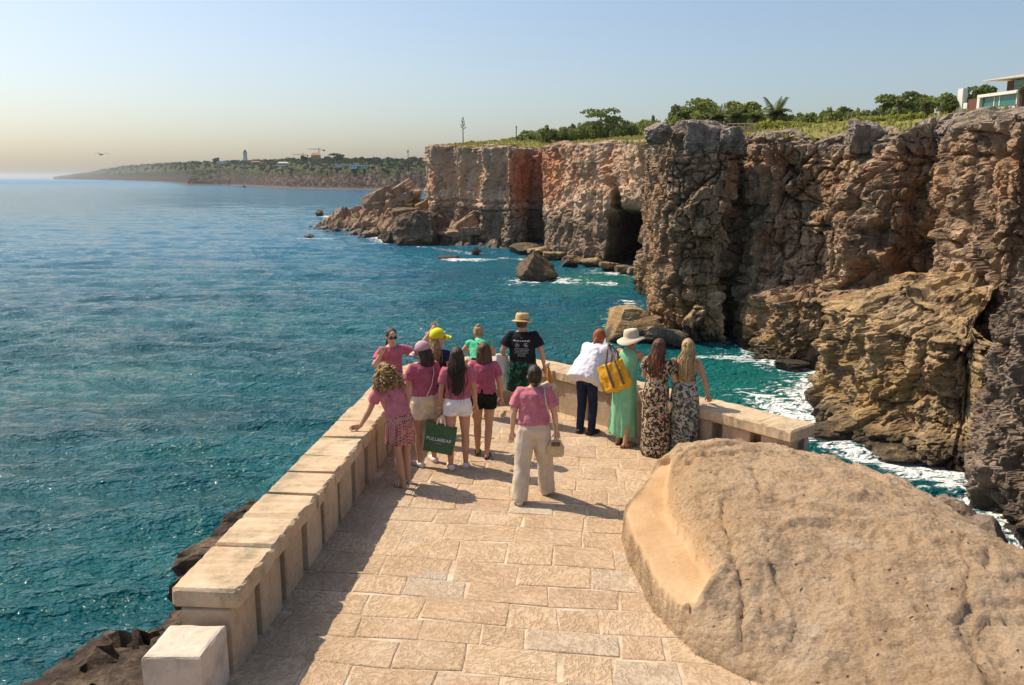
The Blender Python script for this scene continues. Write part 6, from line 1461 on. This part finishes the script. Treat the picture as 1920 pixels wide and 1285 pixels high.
# 13 strapless dress
p = Person('person with straight blond hair in strapless grey floral dress', (2.33, 11.16), -14, 1.60, SK1, girth=1.03, lean=4, headyaw=32, headpitch=-2, feet=((-.09, 0, 5), (.09, 0, -5)),
  arms=(((-.50, .30, -.80), (-.10, .25, .96), (-.25, .1, .95)), ((.34, .10, -.93), (.22, .35, -.90))))
p.gown([(.012, 0, 0, .215, .18), (.03, 0, 0, .22, .185), (.30, 0, 0, .205, .168), (.60, 0, 0, .195, .155), (.85, 0, -.01, .185, .145), (.95, 0, 0, .175, .132), (1.06, 0, 0, .142, .108), (1.14, 0, 0, .150, .112), (1.175, 0, 0, .146, .108), (1.18, 0, 0, .10, .08)], M_floral2, 'dress', .026, (12, 12, 1.1), 13)
p.shoes(M_sandal, True, 'sandal'); p.hair('long', H_blond, .30, 13, .95)
P13 = p
w = P13.world((-.25, -.10, .80)); me = bag_shape(.24, .07, .17, 5, .9); me.name = 'clutch_body'
sb = empty('shoulder_bag', tuple(w), R(-30)); sb.rotation_euler = (0, R(18), R(-25)); tag(sb, 'small cream woven bag hanging between the two women in floral dresses', 'bag'); link('bag_body', me, M_wicker, sb)
link('flap', mesh_from('flap', *box_mesh((-.10, -.055, -.09), (.10, -.035, .005))), M_bagc, sb)
link('strap', mesh_from('strap', *tube_mesh([((-.09, 0, 0), .005), ((.06, 0, .10), .005), ((.26, .02, .27), .005), ((.34, .12, .42), .005)], 6)), M_bagc, sb)
# green paper shopping bag
w = P5.world(P5.wr[0]+P5.hd[0]*.10); gb = empty('shopping_bag', (w[0]+.05, w[1]-.05, w[2]-.02), R(-6)); tag(gb, 'green paper shopping bag with white lettering held by the woman in white shorts', 'bag')
M_gbag = plain('green_paper', (.065, .14, .065), .7, .12, 14, .4, .3, .008); a, b, h_ = .19, .055, .46
V = [(-a, -b, -h_), (a, -b, -h_), (a, b, -h_), (-a, b, -h_), (-a-.01, -b*.7, -.08), (a+.01, -b*.7, -.10), (a+.01, b*.7, -.10), (-a-.01, b*.7, -.08), (-a, -b*.7, -.28), (a+.012, -b*1.2, -.28), (a+.012, b*1.2, -.28), (-a, b*.9, -.28)]
F = [(3, 2, 1, 0), (0, 1, 9, 8), (8, 9, 5, 4), (2, 3, 11, 10), (10, 11, 7, 6), (1, 2, 10, 9), (9, 10, 6, 5), (3, 0, 8, 11), (11, 8, 4, 7), (4, 5, 6, 7)]
body = link('bag_body', mesh_from('bag_body', V, F), M_gbag, gb); body.rotation_euler = (0, R(9), 0)
for y_ in (-b*.72, b*.72):
    hn_ = link('handle', mesh_from('handle', *tube_mesh([((-.06, y_, -.085), (.010, .004)), ((-.045, y_, -.01), (.010, .004)), ((-.01, y_*.5, .03), (.010, .004)), ((.03, y_, -.01), (.010, .004)), ((.05, y_, -.09), (.010, .004))], 6), True), M_whitec, gb); hn_.rotation_euler = (0, R(9), 0)
me = print_on(None, None, 'PULL&BEAR', 0, 0, .066); 
for v in me.vertices: v.co = (v.co.x*.98, -b*1.16, -.30+v.co.y)
me.materials.clear(); t_ = link('lettering', me, plain('white_print', (.78, .78, .74), .8, .05), body)
me = strokes([(0, 0, .10, .006, 9)], 8)
for v in me.vertices: v.co = (v.co.x, -b*1.10, -.335+v.co.y)
link('small_print', me, M_wtext, body)
print('people', time.time()-T0)
# ------------------------------------------------------------------ haze over the sea
hx0, hx1, hy0, hy1, hz0, hz1 = -20500, 20500, -120, 20600, -3.2, 82
hv = [(x, y, z) for z in (hz0, hz1) for x, y in ((hx0, hy0), (hx1, hy0), (hx1, hy1), (hx0, hy1))]
hm = bpy.data.materials.new('haze_air'); hm.use_nodes = True; hn = hm.node_tree
hn.nodes.remove(hn.nodes['Principled BSDF']); pv = hn.nodes.new('ShaderNodeVolumePrincipled')
pv.inputs['Color'].default_value = (.93, .95, 1, 1); pv.inputs['Density'].default_value = 0.000042; pv.inputs['Anisotropy'].default_value = .6
hn.links.new(pv.outputs[0], hn.nodes['Material Output'].inputs['Volume'])
haze = link('haze', mesh_from('haze', hv, [(3, 2, 1, 0), (4, 5, 6, 7), (0, 1, 5, 4), (1, 2, 6, 5), (2, 3, 7, 6), (3, 0, 4, 7)]), hm); tag(haze, kind='stuff')
